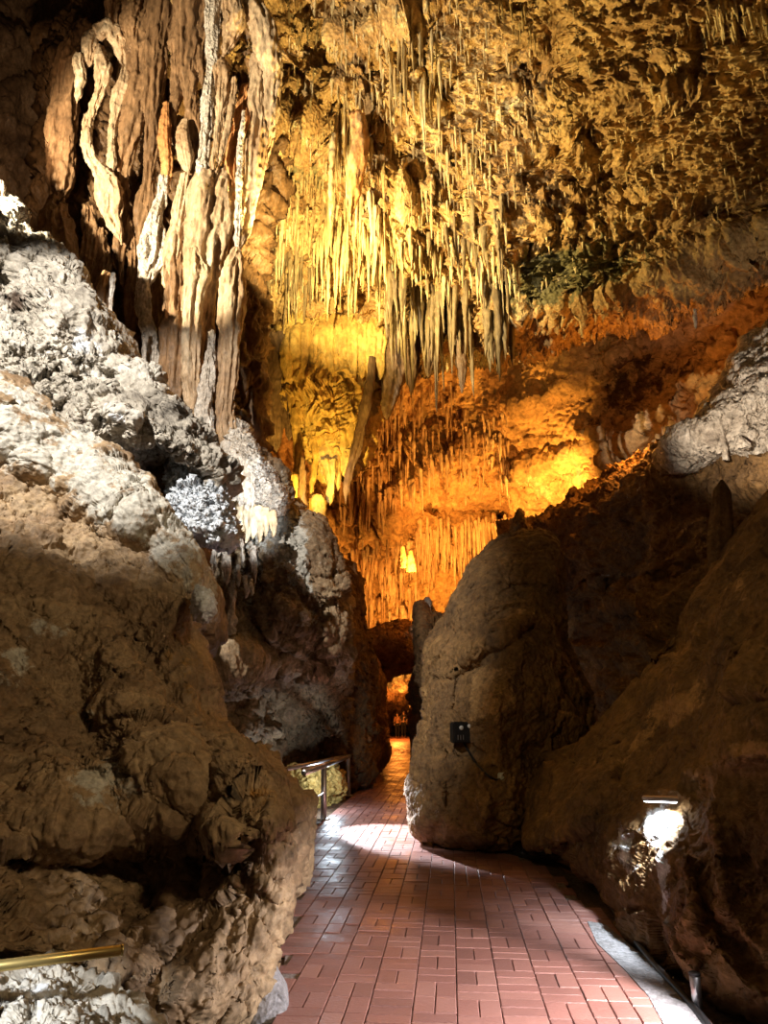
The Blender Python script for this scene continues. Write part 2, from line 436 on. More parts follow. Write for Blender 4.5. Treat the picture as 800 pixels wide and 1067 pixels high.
# --- ground: uneven earth carrying the brick path
def ground():
    xs = np.linspace(-14, 14, 260); ys = np.concatenate([np.linspace(-3, 14, 260), np.linspace(14.2, 75, 120)])
    X, Y = np.meshgrid(xs, ys, indexing='ij'); p = np.stack([X, Y, 0 * X], -1).reshape(-1, 3)
    z = -.035 + .02 * fbm(p * 2.2, 4)
    V = p.copy(); V[:, 2] = z
    struct(to_mesh('floor', V, gridfaces(len(xs), len(ys)), M['ground']))
ground()
Lp = [G(283, 1110), G(290, 1040), G(303, 960), G(318, 900), G(318, 872), G(338, 856), G(364, 832), G(386, 808), G(399, 790), G(402, 775), G(407, 767.5)]
Rp = [G(735, 1095), G(722, 1050), G(668, 1003), G(618, 955), G(585, 918), G(545, 893), G(440, 866), G(433, 845), G(430, 815), G(433, 790), G(431, 777), G(428, 767.5)]
path_poly = [tuple(p[:2]) for p in Lp] + [tuple(p[:2]) for p in Rp[::-1]]
path_poly = [(-.55, -2.5), (-.55, 2.5)] + path_poly + [(1.9, 2.5), (1.9, -2.5)]
def inside(x, y, poly):
    ins = np.zeros(np.shape(x), bool); n = len(poly)
    for k in range(n):
        x0, y0 = poly[k]; x1, y1 = poly[(k + 1) % n]
        ins ^= ((y0 > y) != (y1 > y)) & (x < (x1 - x0) * (y - y0) / (y1 - y0 + 1e-12) + x0)
    return ins
def bricks():
    a = math.radians(4.9); ux = np.array([math.cos(a), -math.sin(a)]); uy = np.array([math.sin(a), math.cos(a)])
    S = .245; V = []; Fq = []; tint = []; nv = 0
    B = []
    for i in range(-26, 26):
        off = rng.uniform(-.04, .04)
        for j in range(-14, 240):
            horiz = (i + j) % 2 == 0
            if rng.random() < .12: horiz = not horiz
            for k in (0, 1):
                if horiz: B.append((i * S + S / 2, j * S + off + S / 4 + k * S / 2, S, S / 2))
                else: B.append((i * S + S / 4 + k * S / 2, j * S + off + S / 2, S / 2, S))
    B = np.array(B); c = B[:, :1] * ux + B[:, 1:2] * uy
    # a gentle bend to the left far down the passage does not change the bond
    ok = inside(c[:, 0], c[:, 1], path_poly); B = B[ok]; n = len(B)
    g = .0025; e = .004
    h = rng.normal(0, .0012, n); tx = rng.normal(0, .004, n); ty = rng.normal(0, .004, n)
    vs = []
    for lev, ins in ((-.03, 0), (-.006, 0), (0, e)):
        for sx, sy in ((-1, -1), (1, -1), (1, 1), (-1, 1)):
            lx = sx * (B[:, 2] / 2 - g - ins); ly = sy * (B[:, 3] / 2 - g - ins)
            xy = (B[:, 0] + lx)[:, None] * ux + (B[:, 1] + ly)[:, None] * uy
            vs.append(np.stack([xy[:, 0], xy[:, 1], lev + h + lx * tx + ly * ty + .012], 1))
    V = np.stack(vs, 1).reshape(-1, 3)
    f = []
    for r in (0, 1):
        for k in range(4): f.append([r * 4 + k, r * 4 + (k + 1) % 4, r * 4 + 4 + (k + 1) % 4, r * 4 + 4 + k])
    f.append([8, 9, 10, 11]); f = np.array(f)
    Fq = (f[None] + np.arange(n)[:, None, None] * 12).reshape(-1, 4)
    tint = np.repeat(rng.random(n), 12)
    m = bpy.data.materials.new('red_paving_brick'); m.use_nodes = True; N = m.node_tree.nodes; L = m.node_tree.links; b = N['Principled BSDF']
    at = N.new('ShaderNodeAttribute'); at.attribute_name = 'tint'
    rp = N.new('ShaderNodeValToRGB'); e_ = rp.color_ramp.elements; e_.new(.5)
    for k, (q, cc) in enumerate([(0, (.20, .10, .085)), (.5, (.32, .15, .125)), (1, (.42, .22, .18))]): e_[k].position = q; e_[k].color = (*cc, 1)
    geo = N.new('ShaderNodeNewGeometry'); nz = N.new('ShaderNodeTexNoise'); nz.inputs['Scale'].default_value = 1.3; nz.inputs['Detail'].default_value = 8; nz.inputs['Roughness'].default_value = .7
    L.new(geo.outputs['Position'], nz.inputs['Vector'])
    ma = N.new('ShaderNodeMath'); ma.operation = 'MULTIPLY_ADD'; ma.inputs[1].default_value = .6; ma.inputs[2].default_value = -.05; L.new(at.outputs['Fac'], ma.inputs[0])
    mb = N.new('ShaderNodeMath'); mb.operation = 'MULTIPLY_ADD'; mb.inputs[1].default_value = .55; L.new(nz.outputs['Fac'], mb.inputs[0]); L.new(ma.outputs[0], mb.inputs[2])
    L.new(mb.outputs[0], rp.inputs['Fac']); L.new(rp.outputs['Color'], b.inputs['Base Color'])
    n3 = N.new('ShaderNodeTexNoise'); n3.inputs['Scale'].default_value = 45; n3.inputs['Detail'].default_value = 6; L.new(geo.outputs['Position'], n3.inputs['Vector'])
    bp = N.new('ShaderNodeBump'); bp.inputs['Strength'].default_value = .45; bp.inputs['Distance'].default_value = .01; L.new(n3.outputs['Fac'], bp.inputs['Height']); L.new(bp.outputs['Normal'], b.inputs['Normal'])
    mr = N.new('ShaderNodeMapRange'); mr.inputs['From Min'].default_value = .35; mr.inputs['From Max'].default_value = .65; mr.inputs['To Min'].default_value = .30; mr.inputs['To Max'].default_value = .6
    L.new(nz.outputs['Fac'], mr.inputs['Value']); L.new(mr.outputs['Result'], b.inputs['Roughness'])
    o = to_mesh('brick_path', V, Fq, m, attrs={'tint': tint}, smooth=False); struct(o)
bricks()
# mortar bed
mb = np.array([(x, y, -.002) for x, y in path_poly])
def ngon(name, pts, mat, depth=.04):
    n = len(pts); top = np.array(pts); bot = top - A3(0, 0, depth); V = np.concatenate([top, bot])
    me = bpy.data.meshes.new(name); me.from_pydata([tuple(v) for v in V], [], [list(range(n))[::-1], list(range(n, 2 * n))] + [[k, (k + 1) % n, n + (k + 1) % n, n + k] for k in range(n)])
    me.materials.append(mat); me.update(); o = bpy.data.objects.new(name, me); COL.objects.link(o); return o
M['mortar'] = rock_mat('mortar_bed', [(.12, .10, .09), (.24, .2, .18), (.34, .3, .28), (.4, .38, .36)], 3, .9, .4)
struct(ngon('path_bed', mb, M['mortar']))
# concrete margin along the right edge, in the foreground
em = [G(760, 1100), G(728, 1052), G(700, 1024), G(672, 1000), G(648, 980), G(630, 965), G(612, 962), G(622, 985), G(650, 1012), G(675, 1040), G(690, 1067), G(700, 1100)]
struct(ngon('path_margin', [(p[0], p[1], .016) for p in em], M['concrete'], .05))

# --- ceiling: overhanging golden face that ends in a lip fringed with stalactites
ceil_rows = [
 [(60,-420,8.6),(180,-430,9.0),(290,-430,9.2),(400,-430,9.0),(520,-430,8.6),(650,-430,7.8),(780,-420,6.8),(920,-400,5.8),(1080,-380,5)],
 [(90,-180,10.6),(190,-190,11),(290,-190,11.2),(400,-190,11),(520,-190,10.3),(650,-190,9.2),(780,-180,8),(910,-170,6.8),(1060,-160,5.8)],
 [(120,0,12.4),(205,0,12.8),(290,0,12.9),(400,0,12.5),(520,0,11.6),(650,0,10.3),(780,0,9),(900,-10,7.7),(1040,-20,6.5)],
 [(135,100,13.6),(210,100,14.0),(290,105,14.1),(400,105,13.6),(515,100,12.7),(640,95,11.2),(770,90,9.8),(890,70,8.4),(1020,50,7.1)],
 [(145,190,14.8),(215,195,15.1),(290,200,15.2),(400,205,14.7),(515,200,13.7),(635,185,12.1),(760,170,10.5),(880,140,9.0),(1010,110,7.6)],
 [(150,270,16),(220,275,16.2),(290,275,16.2),(400,290,15.6),(515,295,14.7),(630,270,12.9),(755,240,11.2),(870,200,9.6),(1000,165,8.1)],
 [(155,315,16.8),(222,318,17.0),(290,322,17.0),(400,345,16.6),(515,352,15.8),(628,322,14),(752,288,12),(865,240,10.3),(990,200,8.8)],
 [(160,325,18.2),(225,328,18.4),(292,332,18.4),(402,352,18.2),(520,358,17.4),(632,328,15.6),(755,292,13.4),(868,243,11.5),(990,200,9.8)],
 [(160,300,21),(225,305,21.5),(295,310,21.5),(405,325,21.5),(522,328,20.5),(635,300,18.5),(758,262,15.8),(870,215,13.5),(990,180,11.5)]]
cb = [('b',330,60,26,32,20,-.7),('b',585,60,14,30,0,-.6),('b',562,75,26,22,0,-.6),('b',600,80,14,18,0,-.5),('b',455,95,20,16,0,-.5),('b',350,110,30,18,10,.6),('b',395,30,60,14,-20,.5),
      ('l',[(255,150),(300,140),(345,150),(360,165)],12,.7),('b',300,185,40,12,0,-.5),('b',420,160,26,20,0,-.4),('b',480,210,20,25,0,-.5),('b',420,200,60,10,-10,.4),
      ('s',[(250,255),(330,250),(420,262),(530,258)],6,70,.5),('b',470,260,22,30,0,-.8),('b',300,300,60,16,0,-.7),('b',620,130,20,14,0,-.4),('b',690,90,40,18,-15,.4),
      ('l',[(520,330),(600,320),(680,295),(800,235)],10,.35),('b',640,190,60,24,-20,-.35),('b',560,230,50,25,-20,.35),('b',700,240,60,16,-20,-.4),('b',560,150,50,20,-20,.3)]
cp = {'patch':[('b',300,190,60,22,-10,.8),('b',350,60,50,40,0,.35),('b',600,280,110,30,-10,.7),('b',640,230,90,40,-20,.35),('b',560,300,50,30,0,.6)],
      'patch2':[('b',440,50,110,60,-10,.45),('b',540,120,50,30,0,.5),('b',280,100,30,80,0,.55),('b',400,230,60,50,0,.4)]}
def st_ceil(p):
    x, y = proj(p)
    w = np.clip((560 - x) / 140, 0, 1) * np.clip((y + 40) / 60, 0, 1)       # dripstone on the left half, knobbly rock on the right
    a = st_flow(1.0, .48, .2, .5)(p); b = st_crag(1.5, .38)(p); c = st_crag(.55, .17)(p)
    return w * a + (1 - w * .55) * b + c
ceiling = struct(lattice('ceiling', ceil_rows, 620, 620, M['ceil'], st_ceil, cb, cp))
# --- vault behind the lip, orange lit, running down to the far chamber
Yv = [[19,19,20,20,19,17,14.8,12.9,11.2],[20.5,20.5,22,22.5,20.5,17.8,15.2,13,11.2],[23.5,24,25,25,22.5,19.3,16.2,13.3,11.4],[26,27,28,27.5,24.5,20.5,17,13.8,11.8],[29,30,31,29.5,26,22,18,14.4,12.4],[31,32,33,31,28,24,19.5,15.4,13.2],[33,34,35,33,30,26,21,16.4,14],[36,36,37,35,32,28,23,18,15]]
vr = [[(px, py, Yv[i][j]) for j, px in enumerate((130, 240, 350, 450, 550, 650, 750, 850, 960))] for i, py in enumerate((190, 280, 360, 430, 500, 570, 640, 700))]
vb = [('l',[(380,530),(420,500),(455,470),(480,455)],6,-2.6),('s',[(560,365),(500,440),(430,480),(370,520),(340,560)],7,60,1.3),
      ('l',[(395,565),(430,540),(455,528),(495,530),(520,535)],7,-2.8),('s',[(520,530),(455,522),(395,562),(350,600)],6,40,-.9),('l',[(365,640),(400,610),(440,620)],6,-1.6),('l',[(620,330),(680,370),(640,400)],14,-.7),('b',650,390,60,30,-20,-.8),('l',[(540,420),(600,400),(700,340)],10,.4),
      ('b',505,350,30,25,0,.5),('l',[(530,480),(570,470),(620,455)],6,-.5),('l',[(540,500),(590,495)],5,-.5),('b',590,470,50,20,-15,.5),('b',535,500,18,30,-20,.8),
      ('l',[(600,500),(650,470),(700,420),(760,350)],6,.5),('b',560,360,40,10,-20,.5),('b',620,350,14,22,0,-.8)]
vp = {'patch':[('b',660,400,90,50,-25,.75),('b',520,410,30,20,0,.5),('l',[(380,530),(420,500),(455,470),(480,455)],5,.8),('b',430,400,30,30,0,.3)],'patch2':[('b',560,500,40,30,0,.55),('b',380,600,30,30,0,.4),('b',545,350,40,14,-20,.6)]}  # dark patch paints the light's falloff at right and shade in the cleft
def st_vault(p):
    x, y = proj(p)
    w = np.clip((505 - x) / 60, 0, 1) * np.clip((y - 420) / 40, 0, 1)
    return w * st_flow(1.6, .75, .14, .3)(p) + (1 - .75 * w) * st_rock(2.6, .5)(p) + st_crag(1.1, .10)(p)
wall_back = struct(lattice('wall_back', vr, 420, 480, M['vault'], st_vault, vb, vp))
# --- left wall, in shade behind the draperies
wl = [[(px, py, y) for px, y in ((-420, 7.5), (-180, 11), (-60, 13.4), (60, 14.6), (150, 15.5), (225, 17))] for py in (-330, -100, 60, 200, 340, 480, 640)]
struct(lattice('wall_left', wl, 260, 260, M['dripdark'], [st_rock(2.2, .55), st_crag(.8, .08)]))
# --- right wall: long dark bank rising behind the boulder to the ledge
wr = [[(520,549,25),(560,545,20.5),(605,518,17.5),(650,494,15.5),(700,473,13.6),(750,462,12.4),(810,452,11),(900,430,9.5),(1050,400,7.5)],
      [(518,556,19.5),(560,552,17.5),(605,526,15.5),(650,503,14),(700,483,12.5),(750,472,11.4),(810,462,10),(900,440,8.6),(1050,410,7)],
      [(515,600,17.5),(560,600,16.2),(605,580,14.7),(650,560,13.4),(700,540,12),(750,525,10.8),(810,515,9.6),(900,500,8.2),(1050,480,6.8)],
      [(510,660,17),(560,660,15.8),(605,650,14.5),(650,640,13.2),(700,625,11.8),(750,610,10.6),(810,600,9.4),(900,590,8.0),(1050,580,6.6)],
      [(505,730,16),(560,730,15),(605,730,13.8),(650,725,12.6),(700,715,11.3),(750,705,10.1),(810,700,9.1),(900,700,7.8),(1050,690,6.4)],
      [(500,800,14.5),(560,800,13.6),(605,800,12.6),(650,800,11.6),(700,800,10.5),(750,800,9.6),(810,800,8.8),(900,800,7.5),(1050,800,6.2)],
      [(500,875,11.7),(560,875,11.4),(605,875,11),(650,875,10.4),(700,890,9.6),(750,900,9),(810,900,8.3),(900,900,7.2),(1050,900,6)]]
wrb = [('l',[(610,610),(640,605),(700,600)],4,-.25),('l',[(600,640),(680,625)],5,.2),('p',[(638,510),(665,503),(680,512),(660,524),(640,520)],4,.15),('b',720,570,25,30,0,.3)]
wrp = {'patch':[('b',652,512,24,9,-15,.42),('b',625,598,5,4,0,.5)],'patch2':[('b',722,552,16,10,0,.75),('b',728,575,10,16,0,.6),('b',700,590,8,5,0,.5),('b',738,545,10,20,0,.4)]}
def st_wr(p): return st_rock(2.0, .32)(p * A3(1, 1, 1.8)) + st_crag(.7, .07)(p)
struct(lattice('wall_right', wr, 330, 380, M['dark'], st_wr, wrb, wrp))

# ================================================================ GREAT ROCKS
T = tag
# foreground rock, left
bl = boulder('boulder', (90,770,6.4), [(150,524,7.3),(168,544,7.2),(190,567,7.0),(204,592,6.8),(202,620,6.6),(190,648,6.5),(196,672,6.4),(211,702,6.3),(213,748,6.1),(242,788,5.9),(268,793,5.6),(292,818,5.4),(305,862,5.2),(301,915,5.1),(297,955,5.0),(283,990,4.9),(262,1030,4.8),(238,1062,4.7),(180,1075,4.6),(120,1040,4.5),(60,1012,4.4),(0,1000,4.3),(-120,1000,4.1),(-220,900,4.2),(-260,700,4.9),(-200,520,6.0),(-90,400,7.2),(0,392,7.6),(60,425,7.8),(110,462,7.7)],
 .9, 2.2, M['brown'], [st_rock(1.5, .17), st_rock(.5, .05), st_crag(.25, .014)], nt=900, nr=420, nb=36, p=2.2,
 bumps=[('s',[(240,650),(200,600),(150,560),(90,525),(20,480),(-60,430)],10,120,-.6),('l',[(225,592),(170,575),(110,530),(40,480),(-40,430)],26,.08),
        ('s',[(0,590),(80,640),(100,720),(150,790),(215,860)],8,70,.22),('l',[(120,540),(150,585),(205,640)],5,-.09),('l',[(100,620),(150,670),(175,720),(200,800)],14,-.22),
        ('p',[(55,800),(150,785),(175,860),(60,880),(20,860)],8,.16),('s',[(190,872),(120,870),(40,880)],5,60,-.5),('b',100,940,95,45,0,-.42),('b',270,850,38,50,0,.25),('l',[(210,740),(225,800),(205,870),(215,940)],12,-.22),
        ('b',40,700,50,35,20,-.18),('b',20,780,35,20,0,-.2),('l',[(175,860),(200,910),(160,980)],7,.12),('b',200,700,25,50,0,.15),('l',[(0,560),(40,600),(60,660)],6,-.1)],
 patches={'patch':[('p',[(-200,380),(0,380),(120,450),(240,560),(230,660),(205,640),(170,605),(110,560),(60,520),(0,492),(-200,480)],10,.8),('b',18,690,34,30,0,.75),('b',110,815,48,34,0,.85),('b',50,655,24,16,0,.6),('b',90,745,14,10,0,.6)],  # outline paints the lit top slab paler; the blobs are pale rock
          'patch2':[('b',205,720,24,50,0,.55),('b',270,840,30,40,0,.5),('b',100,740,60,40,0,.3),('b',180,680,40,30,0,.35)]})
T(bl, 'huge brown foreground boulder whose bulging flank leans over the brick path', 'boulder')
# pale rubble ridge above it
SLAB = [('p',[(75,292),(108,322),(132,365),(165,412),(228,486),(190,452),(130,420),(95,372),(62,330),(50,300)],5,1),('b',20,255,25,30,40,.5),('b',40,330,30,24,20,.7)]
rd = boulder('rock_ridge', (40,400,9.0), [(-6,196,9.9),(8,206,9.8),(24,238,9.8),(48,268,9.7),(78,298,9.6),(108,322,9.6),(130,362,9.5),(160,408,9.4),(190,436,9.3),(214,458,9.3),(232,492,9.3),(222,500,9.1),(205,474,8.8),(165,452,8.6),(125,452,8.5),(100,462,8.4),(60,490,8.2),(0,520,7.9),(-120,540,7.5),(-260,400,7.5),(-220,200,8.6),(-120,90,9.6),(-50,150,9.9)],
 .7, 2.5, M['grey'], [st_rock(1.5, .25), masked(st_crag(.62, .09), SLAB), masked(st_crag(.22, .028), SLAB, .3)], nt=800, nr=360, nb=30, p=2.0,
 bumps=[('b',8,305,26,24,20,-1.3),('b',60,322,30,20,25,.5),('b',95,392,10,8,0,-.5),('b',60,378,8,8,0,-.5),('b',40,420,12,8,20,-.4),('b',120,405,16,6,40,-.4),('s',[(140,375),(95,300),(60,280),(10,280)],6,30,-.2),('b',5,410,14,22,0,-.35),('l',[(60,430),(90,415),(110,440)],8,-.35),('b',90,240,10,8,0,.3),
        ('l',[(0,360),(60,395),(100,410),(170,430)],10,-.22),('l',[(80,300),(120,360),(180,430)],10,.25),('l',[(0,250),(50,300)],8,-.15),('l',[(40,370),(90,380),(140,410)],5,-.2)],
 patches={'patch':[('b',12,312,22,16,20,.8),('b',8,412,10,20,0,.8),('b',75,438,26,10,0,.7)],'patch2':[('b',25,260,30,40,40,.5),('b',90,345,40,30,45,.5),('b',130,440,60,12,30,.5)]})  # dark patch blobs paint shade into the hollows
T(rd, 'pale grey rubble ridge climbing the upper slope above the huge foreground boulder', 'rock')
# snowy patch of crystals below the hollow
wc = boulder('calcite_crust', (208,522,8.9), [(176,488,9.4),(200,487,9.5),(218,494,9.4),(232,515,9.2),(240,545,9.1),(236,562,9.0),(225,560,8.9),(208,552,8.8),(198,540,8.8),(184,520,9.0)], .14, .9, M['white'], [st_crag(.45, .12), st_crag(.16, .05)], nt=300, nr=110, nb=20)
T(wc, 'snow white crust of calcite crystals between the foreground boulder and the flowstone rock', 'mineral crust')
kn = boulder('calcite_lump', (211,632,6.2), [(206,612,6.4),(218,618,6.4),(221,634,6.4),(214,648,6.4),(203,645,6.4),(202,628,6.4)], .12, .3, M['white'], [st_crag(.2, .03)], nt=120, nr=40, nb=12)
T(kn, 'small bluish white mineral knob on the nose of the foreground boulder', 'mineral crust')
# hollow back behind the ridge
hb = boulder('rock_slab', (170,490,9.9), [(90,440,10.2),(130,436,10.2),(180,440,10.2),(212,466,10.2),(218,500,10.2),(210,560,10.2),(196,620,10),(176,690,10),(120,700,10),(90,600,10)], .25, 1.5, M['dark'], [st_rock(1.2, .15)], nt=260, nr=90)
T(hb, 'dark smooth slab at the back of the hollow under the pale rubble ridge', 'rock')
# flowstone rock in the middle ground, left of the path
mr_ = boulder('flowstone_rock', (285,640,12.6), [(214,440,13),(228,448,13),(246,462,13),(262,480,13),(288,512,13),(312,548,13),(334,588,12.9),(348,625,12.8),(354,665,12.7),(350,700,13.6),(350,735,14.6),(346,770,15.4),(340,800,15.8),(325,825,15.6),(290,835,14.8),(240,830,13),(190,800,12),(170,700,12.2),(175,600,12.6),(185,520,13)],
 1.0, 2.6, M['brown'], [st_flow(1.3, .16, .2, .5), st_rock(1.5, .2), st_crag(.5, .04)], nt=620, nr=260, nb=30, p=2.2,
 bumps=[('b',325,800,40,45,0,-1.2),('s',[(350,700),(310,712),(260,706),(200,706)],5,90,-1.5),('l',[(215,690),(260,690),(330,690)],9,.3),('b',285,750,30,30,0,-.4),('b',250,745,25,30,0,.2),('l',[(236,600),(262,640),(275,690)],16,-.5),('b',258,590,16,30,0,-.5),('l',[(318,560),(342,620),(345,690)],10,.25),('l',[(300,740),(330,720),(350,700)],8,.5)],
 patches={'patch':[('b',262,520,40,60,-35,1),('b',300,560,20,40,-30,.7),('b',312,600,16,50,-20,.62),('b',338,781,5,13,0,.9),('b',262,610,18,40,0,.5),('b',320,650,20,20,0,.35)],'patch2':[('b',290,690,50,12,0,.5),('b',330,560,20,50,-30,.3)]})
T(mr_, 'domed flowstone rock left of the handrail with a dark undercut beneath its ledge', 'rock')
# dark pillar beside it, and rocks lining the passage
p1 = boulder('rock_pillar', (362,700,16.7), [(350,590,17.3),(362,588,17.3),(368,600,17.3),(366,640,17.3),(372,665,17.3),(382,690,17.3),(384,730,17.3),(387,770,17.3),(383,800,17.3),(377,822,17.3),(362,832,17.2),(340,836,17.1),(325,800,17.1),(330,700,17.1),(338,640,17.2)],
 .7, 1.6, M['dark'], [st_flow(1.1, .14, .12, .4), st_rock(1.0, .16)], nt=340, nr=140, nb=20)
T(p1, 'narrow dark rock pillar directly behind the far handrail post', 'rock')
p2 = boulder('passage_rock', (382,745,22), [(369,684,24),(381,680,24),(389,690,24),(396,705,24),(399,730,24),(398,762,23.5),(402,785,22.5),(396,797,21.5),(387,803,21),(371,806,21),(363,760,22),(363,710,23)],
 .8, 3, M['vault'], [st_flow(1.6, .1, .12, .4), st_rock(1.2, .1)], nt=280, nr=110, nb=16)
T(p2, 'reddish brown rock on the left where the path narrows into the passage', 'rock')
p3 = boulder('passage_rock', (446,710,20), [(436,634,21),(442,630,21),(452,640,21),(470,650,21),(475,700,20.5),(470,760,20),(455,800,19),(436,797,19),(434,780,19.5),(437,760,20),(436,742,20.5),(428,722,21),(433,700,21),(438,680,21)],
 .6, 3, M['dark'], [st_rock(1.4, .16), st_crag(.6, .05)], nt=280, nr=110, nb=16)
T(p3, 'dark jagged rock peeking out behind the left edge of the tall leaning boulder', 'rock')
# tall leaning boulder on the right of the path
lb = boulder('boulder', (520,735,10.4), [(534,556,11.7),(552,551,11.7),(572,553,11.7),(582,573,11.6),(590,637,11.5),(601,690,11.3),(614,734,11.1),(607,783,10.8),(575,815,10.5),(555,850,10.1),(540,878,9.6),(500,882,9.5),(464,876,9.75),(453,869,9.9),(437,866,10.05),(432,835,10.3),(434,790,10.6),(441,745,10.9),(450,690,11.2),(458,660,11.4),(482,604,11.6),(508,572,11.7)],
 1.0, 2.0, M['dark'], [st_rock(1.7, .15), st_rock(.6, .04), st_crag(.3, .014)], nt=620, nr=300, nb=30, p=2.3,
 bumps=[('l',[(470,700),(500,690),(530,670),(552,655)],8,-.18),('l',[(472,702),(500,682),(530,662),(548,648)],6,.14),('s',[(458,660),(460,730),(470,800),(462,870)],6,40,-.2),('b',545,615,26,34,10,-.25),('b',500,620,16,40,25,.15),
        ('s',[(440,815),(456,838),(462,870)],4,30,.15),('b',560,760,40,60,20,-.3),('l',[(480,775),(500,790),(520,808)],4,-.1),('b',520,730,30,25,-20,.2),('l',[(500,800),(505,840),(500,875)],10,.15)],
 patches={'patch':[('b',436,825,8,30,0,.45),('b',455,850,12,20,0,.4),('b',522,811,5,4,0,.6),('b',512,618,6,20,30,.3)],'patch2':[('b',520,730,40,30,-10,.7),('b',500,700,20,60,0,.4),('b',545,640,20,50,0,.35),('b',505,830,25,30,0,.35),('b',510,610,20,20,0,.4)]})  # pale blobs at the left foot paint in the rail lamp's light
T(lb, 'tall brown boulder leaning right of the path with a black lamp box on its face', 'boulder')
sp = boulder('rock_spike', (540,545,13.5), [(541,531,13.8),(545,540,13.8),(552,552,13.8),(553,566,13.8),(540,570,13.8),(527,566,13.8),(533,552,13.8),(537,541,13.8)], .2, .5, M['dark'], [st_crag(.5, .06)], nt=120, nr=40, nb=10)
T(sp, 'small pointed black rock spike on top of the tall leaning boulder', 'rock')
# great sloping rock, right foreground
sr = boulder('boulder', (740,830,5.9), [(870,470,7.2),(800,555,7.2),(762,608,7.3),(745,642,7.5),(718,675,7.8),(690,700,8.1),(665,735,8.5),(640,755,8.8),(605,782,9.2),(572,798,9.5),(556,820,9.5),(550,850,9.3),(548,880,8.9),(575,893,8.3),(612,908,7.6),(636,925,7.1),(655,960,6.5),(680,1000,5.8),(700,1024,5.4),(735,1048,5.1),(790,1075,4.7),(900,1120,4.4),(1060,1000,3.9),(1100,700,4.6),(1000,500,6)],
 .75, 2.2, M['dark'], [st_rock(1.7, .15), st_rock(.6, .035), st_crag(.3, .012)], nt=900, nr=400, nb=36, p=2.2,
 bumps=[('l',[(590,860),(620,800),(680,730),(760,650),(820,600)],20,.28),('s',[(800,792),(740,800),(700,822),(660,832),(630,850)],6,60,-.3),('b',680,890,24,50,0,.12),('l',[(640,870),(648,920),(680,960),(720,1010)],8,.12),
        ('l',[(720,820),(728,900),(740,960),(790,1010)],10,-.18),('b',772,690,7,9,0,-.3),('b',720,700,16,26,35,-.15),('b',770,900,40,70,0,-.2),('b',600,870,14,22,0,-.2),('l',[(700,830),(712,880),(708,960)],4,-.06)],
 patches={'patch':[('b',652,885,13,36,-15,.85),('b',684,858,18,24,0,1),('b',689,905,8,28,0,.7),('b',693,955,7,36,0,.5),('b',710,870,6,34,0,.35)],  # pale blobs paint the floodlight's pool onto the rock
          'patch2':[('b',700,740,60,22,-45,.8),('b',780,780,30,14,0,.8),('b',640,800,40,14,-30,.5),('b',770,610,20,30,0,.6),('b',780,930,30,60,0,.3)]})  # first ochre streak is golden light painted across the slope
T(sr, 'broad brown rock slope at the right foreground with a lit white floodlight patch', 'boulder')
# pillar-like knobs on the crest
for (pth, lab) in (([(752,500,8.4,8),(752,530,8.4,10),(752,560,8.4,11),(752,590,8.4,13),(756,625,8.3,16)], 'stubby brown stalagmite post on the crest of the right foreground slope'),
                   ([(776,548,8.1,6),(774,565,8.1,9),(774,585,8.1,11),(772,610,8.1,14)], 'shorter rounded brown knob just right of the stalagmite post on the crest')):
    V, Fq = tube_arrays(pth[::-1], seed=len(pth), lump=.15, nseg=40, nring=50); o = to_mesh('stalagmite', V, Fq, M['dark']); T(o, lab, 'stalagmite')
# pale lit rock at the right edge
pr = boulder('flowstone_rock', (790,410,10.2), [(800,345,11),(776,372,11),(768,392,11),(762,410,11),(742,428,11),(722,446,11),(700,462,11),(708,474,10.9),(740,470,10.7),(770,464,10.5),(810,470,10.2),(860,460,9.9),(930,400,9.6),(930,300,9.9),(860,300,10.6)],
 .35, 1.8, M['pale'], [st_flow(.9, .10, .3, .5), st_rock(.7, .09), st_crag(.2, .015)], nt=420, nr=170, nb=24, bumps=[('l',[(785,430),(800,424)],10,-.2),('b',795,440,20,14,0,-.3)])
T(pr, 'pale pinkish flowstone rock on the ledge at the right edge of the cave', 'rock')
# white spotlit ground rock, bottom left
gr = boulder('rock_block', (40,1075,3.5), [(0,1014,4.0),(35,1013,4.0),(60,1018,4.0),(90,1030,3.95),(120,1046,3.9),(142,1060,3.85),(165,1090,3.8),(120,1140,3.5),(0,1180,3.3),(-120,1150,3.4),(-140,1040,3.9),(-60,1012,4.0)], .12, .35, M['grey'], [st_crag(.5, .06), st_crag(.14, .018)], nt=300, nr=130, nb=16,
 patches={'patch':[], 'patch2':[('b',30,1045,80,40,0,.6)]})
T(gr, 'brightly lit white pitted rock beneath the brass rail in the near corner', 'rock')
# foot stone at the path edge
fs = boulder('kerb_stone', (278,1045,4.75), [(283,1006,4.9),(290,1018,4.85),(297,1035,4.8),(297,1060,4.7),(292,1090,4.6),(262,1090,4.6),(257,1060,4.7),(258,1036,4.8),(268,1018,4.85)], .08, .3, M['concrete'], [st_rock(.5, .02)], nt=160, nr=50, nb=12)
T(fs, 'grey pointed kerb stone at the foot of the huge foreground boulder beside the bricks', 'stone')
